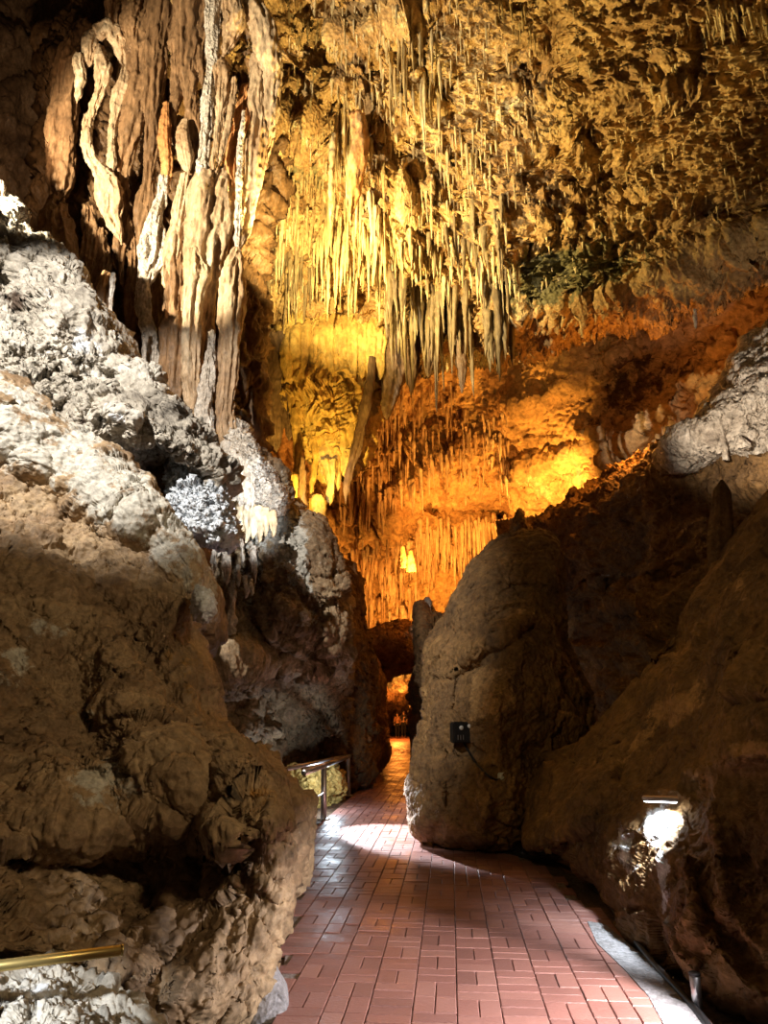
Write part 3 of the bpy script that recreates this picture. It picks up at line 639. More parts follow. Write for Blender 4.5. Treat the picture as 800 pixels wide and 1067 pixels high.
# passage: roof, far wall
def flat_rock(name, c, out, b, k, mat, st, lab, cat, **kw):
    o = boulder(name, c, out, b, k, mat, st, **kw); return T(o, lab, cat)
flat_rock('hanging_rock', (405,668,25), [(372,676,27),(384,660,27),(400,655,27),(420,650,27),(435,655,27),(440,675,27),(436,690,27),(424,696,27),(412,700,27),(404,712,27),(396,716,27),(384,700,27)], .8, 2.5, M['vault'], [st_rock(1.3, .3), st_crag(.5, .08)], 'shadowed red brown rock hanging over the mouth of the far passage', 'rock', nt=260, nr=90)
flat_rock('flowstone_mound', (417,705,33), [(405,700,34),(412,692,34),(422,688,34),(432,684,34),(433,694,34),(424,706,34),(420,716,34),(412,716,34),(407,710,34)], .5, 1.5, M['pale'], [st_flow(1.2, .2, .1, .3)], 'brightly lit cream flowstone seen through the gap above the far passage', 'flowstone', nt=160, nr=50)
struct(lattice('wall_far', [[(px, py, Y + (px - 420) * .05) for px in (360, 385, 405, 415, 425, 440, 480)] for py, Y in ((670, 44), (700, 47), (725, 52), (745, 60), (760, 66), (775, 66))], 90, 120, M['vault'], [st_rock(2.5, .6), st_flow(2, .3)]))
flat_rock('boulder', (436,752,30), [(429,730,31),(432,726,31),(438,730,31),(444,760,31),(444,785,28),(438,790,25.5),(434,782,26.5),(434,768,29),(430,760,31),(428,742,31)], .4, 2, M['dark'], [st_rock(1, .2)], 'dark rock narrowing the far passage beside the two walkers', 'rock', nt=160, nr=50)
# ================================================================ DRIPSTONE
M['dripback'] = rock_mat('shade_brown_dripstone', [(.05, .025, .012), (.13, .07, .03), (.19, .105, .045), (.28, .17, .08)], 1.1, .6, .4, drip=.7)  # darker brown carries the shade of the gaps between the strands
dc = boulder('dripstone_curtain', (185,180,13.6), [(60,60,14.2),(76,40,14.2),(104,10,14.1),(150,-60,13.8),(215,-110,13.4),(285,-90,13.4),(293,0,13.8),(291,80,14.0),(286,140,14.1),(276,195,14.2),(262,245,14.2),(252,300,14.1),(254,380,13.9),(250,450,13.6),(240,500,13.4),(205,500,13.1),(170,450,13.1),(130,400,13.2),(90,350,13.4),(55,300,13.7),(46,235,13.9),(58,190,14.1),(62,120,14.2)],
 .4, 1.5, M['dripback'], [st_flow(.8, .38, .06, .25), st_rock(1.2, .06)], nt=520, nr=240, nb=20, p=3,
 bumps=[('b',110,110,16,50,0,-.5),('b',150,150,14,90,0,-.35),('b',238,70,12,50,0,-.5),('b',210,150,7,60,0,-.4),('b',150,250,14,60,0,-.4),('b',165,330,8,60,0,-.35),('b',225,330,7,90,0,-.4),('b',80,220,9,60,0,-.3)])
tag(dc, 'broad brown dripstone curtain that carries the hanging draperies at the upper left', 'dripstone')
def FL(p):
    q = p * A3(6, 6, .7) + .3 * perlin(p * 2)[:, None]
    return .05 * (.35 - 2 * np.abs(perlin(q))) + .025 * (.4 - 2 * np.abs(perlin(q * A3(2.2, 2.2, 2) + 30)))
def dr(lab, mat, path, name='stalactite', cat=None, flat=.8, nseg=72, nring=120, **k):
    k.setdefault('lump', .13); k.setdefault('flute', .3)
    V, Fq = tube_arrays(path, nseg=nseg, nring=nring, flat=flat, seed=len(lab) + int(path[0][0]), **k)
    V = V + vnormals(V, Fq) * (.02 * fbm(V * 7, 3) + (FL(V) if max(q[3] for q in path) > 7 and path[0][2] < 14 else 0))[:, None]
    o = to_mesh(name, V, Fq, M[mat]); return tag(o, lab, cat or name.replace('_', ' '))
U = 12.3
dr('thick dark brown stalactite at the outer edge of the curtain, next to the black void', 'dripbrown', [(92,30,12.7,12),(74,60,12.5,15),(66,110,12.4,14),(63,170,12.3,13),(62,215,12.3,9)], name='drapery')
dr('dull brown bulge of dripstone below the outermost drapery', 'dripbrown', [(58,205,12.3,6),(58,230,12.1,15),(60,265,12,19),(66,320,12,20),(80,360,12,16)], name='drapery')
dr('tan hooked stalactite with a bulb head, outermost of the arch', 'drip', [(108,34,U,5),(96,38,U-.1,7),(92,48,U-.2,7),(92,60,U-.2,5),(91,72,U-.2,2)], tip=True)
dr('pale rounded crown of the arch of bulbous dripstone', 'drip', [(102,40,U-.1,5),(106,30,U-.2,8),(114,29,U-.25,8),(122,38,U-.2,8),(128,50,U-.1,8),(131,64,U,7),(129,80,U,4)])
dr('pale stalactite inside the arch, pear shaped and thinning to a long thread', 'drip', [(104,50,U-.1,4),(105,60,U-.3,7),(107,74,U-.35,8),(104,92,U-.35,5),(99,108,U-.3,4),(94,125,U-.3,3.5),(92,140,U-.3,4),(91,160,U-.3,3)])
dr('small speckled tan drip beside the dark outer drapery', 'drip', [(82,57,U-.3,4),(82,68,U-.35,5),(84,80,U-.35,5),(82,92,U-.35,4),(80,108,U-.35,2)])
dr('slim tan strand curving down from the crown of the arch', 'drip', [(130,70,U,5),(127,90,U-.1,7),(122,110,U-.1,6),(117,135,U-.2,4),(116,160,U-.3,4),(117,180,U-.3,6)])
dr('cream drapery flaring like a skirt under the arch', 'drip', [(90,120,U-.3,3),(90,145,U-.4,5),(94,165,U-.4,5),(105,180,U-.4,8),(113,195,U-.4,14),(116,212,U-.4,13),(118,228,U-.4,9),(124,242,U-.4,5),(127,256,U-.4,2)], name='drapery')
dr('wide brown drapery sweeping down behind the arch', 'dripbrown', [(150,10,U,10),(146,50,U-.1,13),(146,90,U-.1,13),(138,130,U-.1,12),(130,165,U-.1,9),(126,200,U-.1,6)], name='drapery')
dr('dark brown stalactite left of the orange streaked one', 'dripbrown', [(172,-30,U,16),(166,30,U-.1,13),(160,80,U-.2,11),(158,130,U-.2,8),(156,170,U-.1,6),(150,220,U-.1,9),(146,280,U,10),(150,330,U,7)])
dr('orange streaked stalactite joining the white column in the middle of the curtain', 'driporange', [(173,108,U-.3,3),(172,125,U-.4,5),(171,145,U-.4,6),(174,170,U-.4,6),(172,195,U-.4,5)])
dr('white lumpy column beneath the orange streaked stalactite', 'pale', [(172,185,U-.4,5),(168,205,U-.45,5),(163,225,U-.5,8),(160,248,U-.5,12),(158,268,U-.5,13),(152,285,U-.5,10),(149,305,U-.5,6),(151,330,U-.5,7),(156,355,U-.5,8),(158,385,U-.5,7),(157,400,U-.5,3)], name='dripstone_column')
dr('pale blade of dripstone hanging between the orange streak and the long white spine', 'drip', [(193,125,U-.4,3),(190,142,U-.45,7),(193,162,U-.45,7),(196,182,U-.45,3)], name='drapery')
dr('slender tan column left of the wide fluted column', 'drip', [(193,182,U-.4,4),(190,205,U-.4,7),(184,235,U-.45,7),(180,260,U-.5,8),(176,285,U-.5,7),(175,305,U-.5,4)], name='dripstone_column')
dr('long brown stalactite left of the long white spine', 'dripbrown', [(196,-30,U-.1,14),(196,40,U-.2,12),(196,80,U-.2,9),(200,120,U-.2,7),(203,170,U-.2,6),(200,205,U-.2,3)])
dr('long white spine running straight down from the roof', 'pale', [(224,-40,U-.3,10),(222,10,U-.4,8),(221,60,U-.4,6),(217,110,U-.45,6),(213,150,U-.45,5),(212,180,U-.45,6),(216,205,U-.45,6),(219,214,U-.4,3)])
dr('folded cream drapery fanning out from the roof beside the white spine', 'drip', [(240,-40,U-.4,14),(241,0,U-.5,11),(244,22,U-.5,10),(238,45,U-.4,6),(232,60,U-.4,4)], name='drapery')
dr('tan stalactite with a swollen shoulder right of the white spine', 'drip', [(229,60,U-.3,5),(230,76,U-.4,9),(230,96,U-.4,8),(229,120,U-.4,5),(227,145,U-.4,4),(224,175,U-.4,5),(220,200,U-.4,4)])
dr('thin bright needle crossing the dark hollow of the curtain', 'drip', [(244,80,U-.5,2),(243,100,U-.5,3.2),(238,130,U-.5,3.5),(232,155,U-.5,3),(228,172,U-.5,1.5)])
dr('grey tan shoulder of dripstone arching down at the curtain’s right rim'.replace('’', ''), 'drip', [(252,-30,U-.2,12),(262,5,U-.3,13),(274,30,U-.4,14),(281,60,U-.4,11),(284,90,U-.3,8),(282,125,U-.3,7),(277,155,U-.2,6),(270,185,U-.2,5)], name='drapery')
dr('lower tan drapery ending in a long point under the right shoulder', 'drip', [(268,60,U-.1,8),(268,95,U-.2,8),(270,130,U-.3,9),(266,165,U-.3,10),(262,200,U-.3,8),(256,235,U-.3,6),(248,262,U-.3,4)], name='drapery')
dr('rusty orange drapery inside the hollow, facing the white spine', 'driporange', [(256,90,U,4),(252,120,U-.2,7),(244,150,U-.2,8),(240,175,U-.2,8),(246,210,U-.2,8),(246,250,U-.2,7),(236,285,U-.2,6)], name='drapery')
dr('straight pale rod in front of the rusty orange drapery', 'pale', [(254,115,U-.5,1.5),(251,150,U-.5,3),(249,190,U-.5,3),(248,235,U-.5,3.5),(247,262,U-.5,3)])
dr('wide fluted tan column in the lower half of the curtain', 'drip', [(216,165,U-.1,6),(214,190,U-.3,15),(213,225,U-.4,20),(210,255,U-.45,17),(207,285,U-.5,14),(203,320,U-.5,12),(199,360,U-.5,12),(197,395,U-.5,11),(197,425,U-.5,6)], name='dripstone_column')
dr('tan ribbed panel between the wide column and the swollen grey column', 'drip', [(232,175,U-.2,5),(230,205,U-.35,12),(228,240,U-.4,12),(224,275,U-.4,8),(219,310,U-.4,6),(217,350,U-.4,5),(216,375,U-.4,3)], name='drapery')
dr('knobbly grey tan column standing directly left of the thin candle column', 'drip', [(203,262,U-.6,6),(206,285,U-.65,11),(202,310,U-.65,11),(200,345,U-.65,10),(198,380,U-.65,10),(199,410,U-.6,9),(203,440,U-.6,6)], name='dripstone_column')
dr('brown smooth column in the shade left of the knobbly grey tan one', 'dripbrown', [(184,250,U-.4,5),(183,290,U-.5,10),(181,335,U-.6,12),(178,375,U-.6,13),(178,410,U-.6,12),(182,440,U-.5,8)], name='dripstone_column')
dr('thin candle like column with a bulb at its foot', 'pale', [(220,345,U-.6,3),(219,370,U-.7,4),(217,388,U-.75,6),(215,405,U-.8,7),(212,425,U-.8,9),(214,445,U-.8,9),(217,462,U-.8,6),(218,478,U-.8,2)], name='dripstone_column')
dr('swollen grey column, rightmost of the curtain, tapering upwards to a point', 'drip', [(247,258,U-.6,3),(245,275,U-.65,9),(242,300,U-.7,12),(240,335,U-.7,12),(238,370,U-.7,10),(236,405,U-.7,9),(234,440,U-.6,11),(238,475,U-.6,12)], name='dripstone_column')
dr('small rounded stalagmite knob where the curtain meets the rubble ridge', 'dripbrown', [(104,335,U-1.5,11),(106,310,U-1.6,10),(110,292,U-1.6,9),(112,284,U-1.6,5)], name='stalagmite')
dr('thin white crooked drip over the pale rubble ridge', 'pale', [(118,285,U-2.2,2),(117,300,U-2.2,2.5),(115,318,U-2.2,2),(116,335,U-2.2,3.5),(119,350,U-2.2,4)], tip=False)
dr('little white stump on the top corner of the pale rubble ridge', 'pale', [(-2,222,9.4,6),(0,205,9.4,4.5),(1,192,9.4,3.5),(1,188,9.4,2)], name='stalagmite')
# brown filler strands of the curtain, all alike
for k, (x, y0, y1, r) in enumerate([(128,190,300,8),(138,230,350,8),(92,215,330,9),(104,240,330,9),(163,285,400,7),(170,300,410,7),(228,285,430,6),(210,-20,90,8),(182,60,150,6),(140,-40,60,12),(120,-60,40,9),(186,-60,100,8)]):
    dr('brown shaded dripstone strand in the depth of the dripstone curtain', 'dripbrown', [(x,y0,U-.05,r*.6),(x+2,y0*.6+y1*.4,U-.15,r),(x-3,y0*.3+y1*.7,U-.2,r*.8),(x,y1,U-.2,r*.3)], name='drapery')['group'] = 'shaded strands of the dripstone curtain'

# yellow draperies behind, lit from below
YB = 15.6
for k, (lab, mat, pth) in enumerate([
  ('yellow ribbed drapery hanging right behind the swollen grey column', 'flowy', [(252,370,14.3,6),(255,395,14.2,10),(257,425,14.1,11),(262,455,14.1,10),(266,485,14.1,7),(268,500,14.1,3)]),
  ('yellow narrow drapery reaching down to the flowstone rock', 'flowy', [(262,425,14,5),(266,450,13.9,9),(270,480,13.9,9),(272,505,13.9,6),(271,520,13.9,2)]),
  ('dark brown drapery with ragged tips left of the yellow curtain', 'dripdark', [(262,335,16.4,14),(270,370,16.2,18),(276,405,16.1,17),(282,440,16,12),(287,460,16,5),(288,472,16,2)]),
  ('dark slim stalactite between the ragged dark drapery and the yellow curtain', 'dripdark', [(290,350,16.2,10),(296,390,16.1,10),(300,420,16,7),(301,445,16,4),(301,460,16,2)]),
  ]): dr(lab, mat, pth, name='drapery', flute=.45)
yc = boulder('flowstone_curtain', (345,400,16.2), [(298,350,16.8),(318,334,16.9),(345,326,17),(372,322,17),(400,328,16.9),(410,350,16.8),(404,380,16.7),(392,405,16.6),(382,430,16.5),(376,455,16.4),(368,476,16.3),(357,486,16.3),(345,488,16.3),(336,470,16.3),(328,448,16.3),(318,430,16.3),(306,425,16.3),(302,400,16.4),(297,378,16.6)],
 .3, .7, M['flowy'], [st_flow(.55, .26, .07, .12)], nt=460, nr=200, nb=14, p=3, bumps=[('l',[(300,392),(325,388),(350,395)],5,-.3),('l',[(378,400),(372,440)],4,-.3)])
for k, (x, y0, y1, r) in enumerate([(300,344,398,7),(309,338,392,7),(319,334,400,7),(329,334,392,6),(338,330,388,7),(348,328,398,8),(357,330,390,7),(367,326,400,8),(377,328,396,7),(387,330,402,7),(396,334,396,6),
     (306,392,448,5),(314,390,438,6),(322,388,452,7),(331,386,470,7),(340,386,492,8),(349,388,500,8),(358,392,496,8),(366,396,486,7),(373,400,468,6),(326,410,462,5),(352,420,512,5),(336,430,496,5)]):
    dr('yellow fluted strand on the face of the glowing flowstone curtain', 'flowy', [(x+2,y0,16.25,r*.5),(x,y0*.75+y1*.25,15.95,r),(x-1,y0*.4+y1*.6,15.85,r*.95),(x,y0*.15+y1*.85,15.8,r*.6),(x,y1,15.8,r*.15)], name='drapery', nseg=26, nring=44, flute=.45, lump=.2)['group'] = 'fluted strands of the yellow curtain'
tag(yc, 'glowing yellow flowstone curtain hanging in the centre of the cave', 'flowstone')
for lab, mat, pth in [
  ('grey brown slanting tube hanging from the right rim of the yellow curtain', 'dripdark', [(388,372,15.7,3),(385,400,15.6,4.5),(380,430,15.6,5.5),(373,460,15.6,5),(366,485,15.6,4),(361,505,15.6,3.2),(360,525,15.6,1.5)]),
  ('yellow finger hanging from the middle of the curtain, longest of its tips', 'flowy', [(342,480,15.7,8),(345,500,15.7,5),(344,515,15.7,4),(343,528,15.7,1.5)]),
  ('yellow finger on the left of the ragged hole in the curtain', 'flowy', [(308,425,15.8,4),(309,450,15.8,4.5),(310,470,15.8,4),(309,490,15.8,3),(309,500,15.8,1.5)]),
  ('thin crooked yellow drip right of the ragged hole', 'flowy', [(322,445,15.8,5),(328,465,15.8,4),(328,485,15.8,3),(325,505,15.8,2.5),(324,518,15.8,1)]),
  ('short yellow tip at the right end of the curtain', 'flowy', [(364,470,15.8,8),(362,485,15.8,6),(359,498,15.8,2)]),
  ('brown ribbed drapery right of the slanting tube', 'dripdark', [(408,345,16.2,13),(410,375,16.1,14),(408,400,16,10),(404,425,16,5),(403,438,16,2)]),
  ]: dr(lab, mat, pth, flute=.4, nseg=32, nring=70)
for lab, mat, pth in [
  ('pale club shaped column left of the dark rod, below the yellow curtain', 'flowy', [(308,533,15.2,3),(306,524,15.2,7),(306,510,15.2,8),(306,498,15.2,7.5),(307,492,15.2,3)]),
  ('bright yellow stubby column standing right of the dark rod', 'flowy', [(331,568,15.4,6),(331,555,15.4,8),(331,535,15.4,8),(331,520,15.4,8),(331,514,15.4,3)]),
  ('dark thin rod standing between the two pale columns', 'dripdark', [(317,560,15,5),(316,530,15,4),(315,500,15,3.5),(315,475,15,3)]),
  ('pale pointed stalagmite pair member nearest the dark diagonal cleft', 'flow', [(421,592,27,4),(420,580,27,3),(419,568,27,1.5)]),
  ('taller pale pointed stalagmite on the far ledge', 'flow', [(428,596,27,5),(427,580,27,3.5),(427,572,27,1.5)]),
  ('white stalagmite glowing behind the tip of the dark jagged rock', 'pale', [(451,660,24,4),(450,648,24,5),(447,636,24,5.5),(445,626,24,4),(444,621,24,1.5)]),
  ('small black spike on the ledge crest, leftmost', 'dripdark', [(599,522,17,2),(599,513,17,1.5),(599,507,17,.8)]),
  ('tiny black spike on the ledge crest, right of the leftmost', 'dripdark', [(606,519,17,2),(606,511,17,1.5),(606,505,17,.8)]),
  ('pale thin stalagmite in front of the pinkish flowstone rock', 'pale', [(756,480,10.2,4),(755,468,10.2,2.5),(752,452,10.2,2.5),(750,442,10.2,3.5),(749,436,10.2,2)]),
  ('slim white stalagmite on the crest, lower than the pinkish rock', 'pale', [(721,486,11,2.5),(720,474,11,1.8),(719,462,11,1.2)]),
  ('small white cone on the right ledge', 'pale', [(776,468,10,9),(774,461,10,6),(772,454,10,1.5)]),
  ]: dr(lab, mat, pth, name='stalagmite', nseg=24, nring=40)
# flowstone fingers on the domed rock
for lab, mat, lst in [
  ('cream finger of flowstone in the fan just right of the calcite crust', 'pale', [(214,540,575,4),(220,545,588,5),(226,545,582,4),(232,545,578,4),(208,540,566,3),(217,545,596,3.5),(223,550,600,3)]),
  ('slim cream drip low below the fan of fingers', 'pale', [(236,570,612,4),(234,575,606,3),(239,585,600,2)]),
  ('cream finger of flowstone on the upper shoulder of the domed rock', 'pale', [(236,462,520,5),(243,470,525,5),(250,475,530,5),(257,480,535,5),(230,470,510,4),(262,490,530,4)]),
  ('ochre finger of flowstone below the shoulder of the domed rock', 'flow', [(250,522,560,5),(256,525,566,5),(263,528,562,5),(270,530,566,5),(276,530,560,4),(284,535,560,4)]),
  ('thin white drip against the dark hollow of the domed rock', 'pale', [(252,560,590,2),(262,565,598,2),(265,568,612,2),(248,590,612,2.5),(256,600,624,2.5),(262,604,622,2)])]:
    for x, y0, y1, r in lst:
        Yd = 10.9 if x < 240 and y0 > 500 else 11.1 
        dr(lab, mat, [(x-1,y0,Yd+.1,r*1.1),(x,y0*.6+y1*.4,Yd,r),(x+1,y0*.25+y1*.75,Yd,r*.7),(x,y1,Yd,r*.25)], nseg=20, nring=34, lump=.2)['group'] = lab + 's'
dr('knobbly white coral like drip hanging alone in the hollow of the domed rock', 'pale', [(243,605,11.1,2.5),(242,620,11.1,3),(242,635,11.1,3),(240,650,11.1,5),(240,662,11.1,4),(238,674,11.1,2)], lump=.5, flute=.6, nseg=24)
hf = boulder('flowstone_shelf', (262,475,11.5), [(232,440,12.2),(252,444,12.2),(262,462,12.2),(274,482,12.2),(286,500,12.2),(296,520,12.2),(290,536,11.9),(270,535,11.7),(246,525,11.6),(232,500,11.7),(226,470,12)], .35, .8, M['pale'], [st_crag(.5, .1), st_crag(.2, .04)], nt=260, nr=100, nb=12)
tag(hf, 'lumpy white flowstone shelf on the shoulder of the domed rock', 'flowstone')
hf = boulder('flowstone_shelf', (228,535,11.1), [(200,520,11.5),(228,516,11.5),(244,530,11.4),(243,548,11.2),(225,552,11.1),(204,546,11.2)], .2, .5, M['pale'], [st_crag(.4, .08), st_crag(.2, .03)], nt=200, nr=70, nb=10)
tag(hf, 'small cream flowstone lip carrying a fan of fingers beside the calcite crust', 'flowstone')

# ---- templates for the fringes
from mathutils.bvhtree import BVHTree
def template(seed, mat, knob=.14):
    r_ = np.random.default_rng(seed)
    n = 15; t = np.linspace(0, 1, n)
    prof = (1 - t) ** .85 * .95 + .08; prof *= 1 + knob * r_.normal(size=n); prof[0] = .02; prof[1] *= .9; prof[-1] = .03
    wx = np.cumsum(r_.normal(0, .02, n)) * 1.0; wy = np.cumsum(r_.normal(0, .02, n))
    path = np.stack([wx, wy, .12 - 1.12 * t, prof], 1)
    A = path; ns = 11; th = np.linspace(0, 2 * PI, ns, endpoint=False); ph = r_.random(3) * 6
    rad = A[:, 3:4] * (1 + .22 * np.cos(2 * th + ph[0]) + .16 * np.cos(3 * th + ph[1]) + .12 * np.cos(5 * th + ph[2] + t[:, None] * 2))
    V = np.stack([A[:, 0:1] * 3 + rad * np.cos(th), A[:, 1:2] * 3 + rad * np.sin(th), A[:, 2:3] + .0 * rad], -1).reshape(-1, 3)
    i, j = np.meshgrid(np.arange(n - 1), np.arange(ns), indexing='ij'); a = i * ns + j; b = i * ns + (j + 1) % ns
    return V, np.stack([a.ravel(), (a + ns).ravel(), (b + ns).ravel(), b.ravel()], 1)
TPL = [template(s, None) for s in range(14)]
def bvh(o): return BVHTree.FromObject(o, bpy.context.evaluated_depsgraph_get())
bpy.context.view_layer.update()
BC, BB = bvh(ceiling), bvh(wall_back)
def hit(b, px, py):
    q = P(px, py, 1.0) - CAM; q /= np.linalg.norm(q)
    h = b.ray_cast(Vector(CAM), Vector(q)); return None if h[0] is None else np.array(h[0])
def pick(poly):
    xs = [p[0] for p in poly]; ys = [p[1] for p in poly]
    while True:
        x, y = rng.uniform(min(xs), max(xs)), rng.uniform(min(ys), max(ys))
        if inside(x, y, poly): return x, y
mesh_cache = {}
def fringe(poly, n, Lr, Rr, mat, label, group, tree, indiv=True, up=.10, forward=.05, bag=None):
    for k in range(n):
        x, y = pick(poly); h = hit(tree, x, y)
        if h is None: continue
        cz = (h - CAM)[1] * CT + (h - CAM)[2] * ST
        Lm = rng.uniform(*Lr) * rng.uniform(.6, 1) * cz / F * 1.05; R = rng.uniform(*Rr) * cz / F
        s = rng.integers(len(TPL)); rz = rng.uniform(0, 6.28)
        h = h + A3(0, -forward, up)
        if indiv:
            key = (int(s), mat)
            if key not in mesh_cache:
                V, Fq = TPL[s]; o = to_mesh('stalactite', V, Fq, M[mat]); mesh_cache[key] = o.data
            else:
                o = bpy.data.objects.new('stalactite', mesh_cache[key]); COL.objects.link(o)
            o.location = tuple(h); o.scale = (R, R, Lm); o.rotation_euler = (rng.normal(0, .03), rng.normal(0, .03), rz)
            tag(o, label, 'stalactite', group)
        else:
            V, Fq = TPL[s]; c, s_ = math.cos(rz), math.sin(rz)
            W = V * A3(R, R, Lm); W = np.stack([W[:, 0] * c - W[:, 1] * s_, W[:, 0] * s_ + W[:, 1] * c, W[:, 2]], 1) + h
            bag.append((W, Fq))
def pour(name, bag, mat, label, cat):
    nv = 0; Vs = []; Fs = []
    for V, Fq in bag: Vs.append(V); Fs.append(Fq + nv); nv += len(V)
    return tag(to_mesh(name, np.concatenate(Vs), np.concatenate(Fs), mat), label, cat, None, 'stuff')
M['goldrip'] = rock_mat('golden_stalactite', [(.22, .13, .05), (.5, .36, .16), (.66, .52, .28), (.82, .74, .52)], 1.2, .6, .3, drip=.8)
M['olive'] = rock_mat('olive_brown_stalactite', [(.07, .05, .03), (.17, .12, .06), (.27, .20, .10), (.42, .33, .19)], 1.6, .6, .3, drip=.8)
M['orangedrip'] = rock_mat('pinkish_stalactite', [(.34, .2, .12), (.6, .4, .26), (.74, .56, .42), (.85, .74, .62)], .9, .6, .3, drip=.8)
fringe([(400,285),(440,295),(480,300),(528,285),(532,345),(470,345),(425,335),(400,330)], 62, (45,105), (2.5,5.5), 'olive', 'long olive brown stalactite in the dense cluster hanging at the lip of the ceiling', 'olive brown stalactites at the ceiling lip', BC)
fringe([(250,262),(330,255),(330,310),(255,315)], 42, (25,65), (1.3,3), 'olive', 'thin dark stalactite in the shaded fringe just right of the swollen grey column', 'thin dark fringe stalactites', BC)  # olive stone stands in for the shade under the lip
fringe([(335,205),(372,200),(400,215),(405,275),(338,280)], 46, (40,85), (1.6,3.6), 'goldrip', 'golden stalactite in the hanging cluster above the yellow curtain', 'golden stalactites above the yellow curtain', BC)
fringe([(392,38),(450,30),(470,100),(400,110)], 44, (30,80), (1.3,3.2), 'goldrip', 'bright thin golden stalactite high on the ceiling near its middle', 'bright golden stalactites high on the ceiling', BC)
fringe([(345,125),(362,120),(392,150),(400,180),(352,165)], 20, (45,85), (1.5,3.2), 'goldrip', 'long golden stalactite under the curved ceiling rib right of the mossy patch', 'long golden stalactites under the curved rib', BC)
fringe([(455,210),(530,210),(530,262),(440,262)], 26, (25,60), (2,4.5), 'olive', 'medium brown stalactite above the dense cluster at the ceiling lip', 'medium brown stalactites above the lip', BC)
fringe([(455,140),(500,135),(505,170),(460,175)], 14, (20,50), (1.2,2.4), 'goldrip', 'short golden stalactite in the small patch at mid ceiling', 'short golden stalactites at mid ceiling', BC)
fringe([(425,500),(480,470),(484,484),(400,535),(385,545),(382,530)], 30, (15,38), (1.5,3), 'orangedrip', 'small pinkish stalactite under the diagonal cleft of the far chamber', 'pinkish stalactites under the far diagonal cleft', BB, up=.2, forward=.25)
bag = []
for poly, n, L_, R_ in [([(300,0),(560,0),(560,200),(520,260),(300,250)], 620, (8,32), (.8,2)), ([(560,0),(800,0),(800,220),(560,300)], 330, (6,18), (.8,2)), ([(265,185),(330,180),(330,200),(265,205)], 50, (14,28), (.8,1.6)), ([(730,0),(800,0),(800,30),(730,40)], 60, (15,40), (1.2,2.5)),([(250,215),(330,210),(540,270),(540,300),(250,300)], 220, (15,50), (1,2.6))]:
    fringe(poly, n, L_, R_, 'goldrip', None, None, BC, False, bag=bag, up=.04, forward=.0)
pour('small_stalactite', bag, M['goldrip'], 'countless little golden stalactite tips bristling all over the ceiling', 'stalactites')
bag = []
for poly, n, L_, R_ in [([(350,380),(480,400),(500,470),(430,490),(350,540)], 190, (10,40), (1,2.4)), ([(365,560),(440,570),(440,660),(372,660)], 160, (12,35), (1.2,3)), ([(430,545),(528,540),(528,560),(440,590)], 150, (18,50), (1.3,2.6)), ([(480,440),(530,430),(530,520),(480,520)], 70, (8,30), (1,2.4))]:
    fringe(poly, n, L_, R_, 'orangedrip', None, None, BB, False, bag=bag, up=.15, forward=.1)
pour('far_stalactite', bag, M['orangedrip'], 'mass of small dripstone tips covering the orange lit far chamber', 'stalactites')
for lab, mat, pth, tree in [('broad dark stalactite at the right end of the olive brown cluster', 'dripdark', [(524,300,15.3,9),(522,330,15.2,8),(521,360,15.2,6),(520,385,15.2,2)], 0),
   ('dark spear shaped stalactite, longest tip of the olive brown cluster', 'dripdark', [(478,330,15.4,9),(480,360,15.4,7),(481,385,15.4,5),(481,410,15.4,1.5)], 0),
   ('dark stalactite left of the longest tip of the cluster', 'dripdark', [(452,330,15.6,8),(450,355,15.5,6),(447,380,15.5,4),(446,394,15.5,1.5)], 0),
   ('thick dark stalactite midway between the yellow curtain and the longest tip', 'dripdark', [(430,335,15.8,8),(430,365,15.7,7),(429,390,15.7,5),(428,412,15.7,1.5)], 0),
   ('dark blade with a red sheen under the curved ceiling rib', 'driporange', [(372,120,13,8),(374,150,12.9,9),(370,185,12.9,8),(366,215,12.9,4),(365,235,12.9,2)], 0),
   ('long golden needle left of the red sheened blade', 'goldrip', [(347,140,13.1,4),(346,170,13,3),(345,200,13,2.5),(344,235,13,1)], 0),
   ('lone white thread hanging before the dim red vault', 'pale', [(724,322,12.2,1.5),(724,332,12.2,2),(725,343,12.2,1)], 0),
   ('lone thin stalactite hanging before the shaded left end of the ceiling', 'goldrip', [(278,195,14,2),(278,215,14,2),(278,232,14,2),(278,256,14,.8)], 0)]:
    dr(lab, mat, pth, nseg=24, nring=50, flute=.4)

# ================================================================ THINGS PEOPLE PUT HERE
# handrail beside the path
pa = G(337, 855); pb = G(363, 830)
h1 = 1.0
hr = empty('handrail', pa, 'brushed steel handrail on two posts at the left edge of the brick path', 'handrail')
def toprail():
    a = P(303, 810, 10.6); b = P(366, 787, 15.4); return a, b
a_, b_ = toprail()
ta = pa + A3(0, 0, h1); 
pt1 = P(337.5, 797.5, pa[1]); pt2 = P(362.5, 788.5, pb[1])
rd_ = pt2 - pt1; e0 = pt1 - rd_ * .55; e1 = pt2 + rd_ * .08
parts = [cyl('post', pa - A3(0,0,.02), pt1, .045, M['steel']), cyl('post', pb - A3(0,0,.02), pt2, .045, M['steel']), cyl('top_rail', e0, e1, .042, M['steel'])]
off = A3(-.28, .1, .03)
parts.append(cyl('top_rail', e0 + off, e1 + off * .2, .03, M['steel']))
parts += [cyl('base_plate', pa - A3(0,0,.0), pa + A3(0,0,.03), .10, M['steel']), cyl('base_plate', pb, pb + A3(0,0,.03), .10, M['steel'])]
m1 = pa * .5 + pt1 * .5; m2 = m1 - rd_ * .5 
parts.append(cyl('middle_rail', m1, m1 - rd_ * .42, .018, M['steel']))
under(hr, *parts)
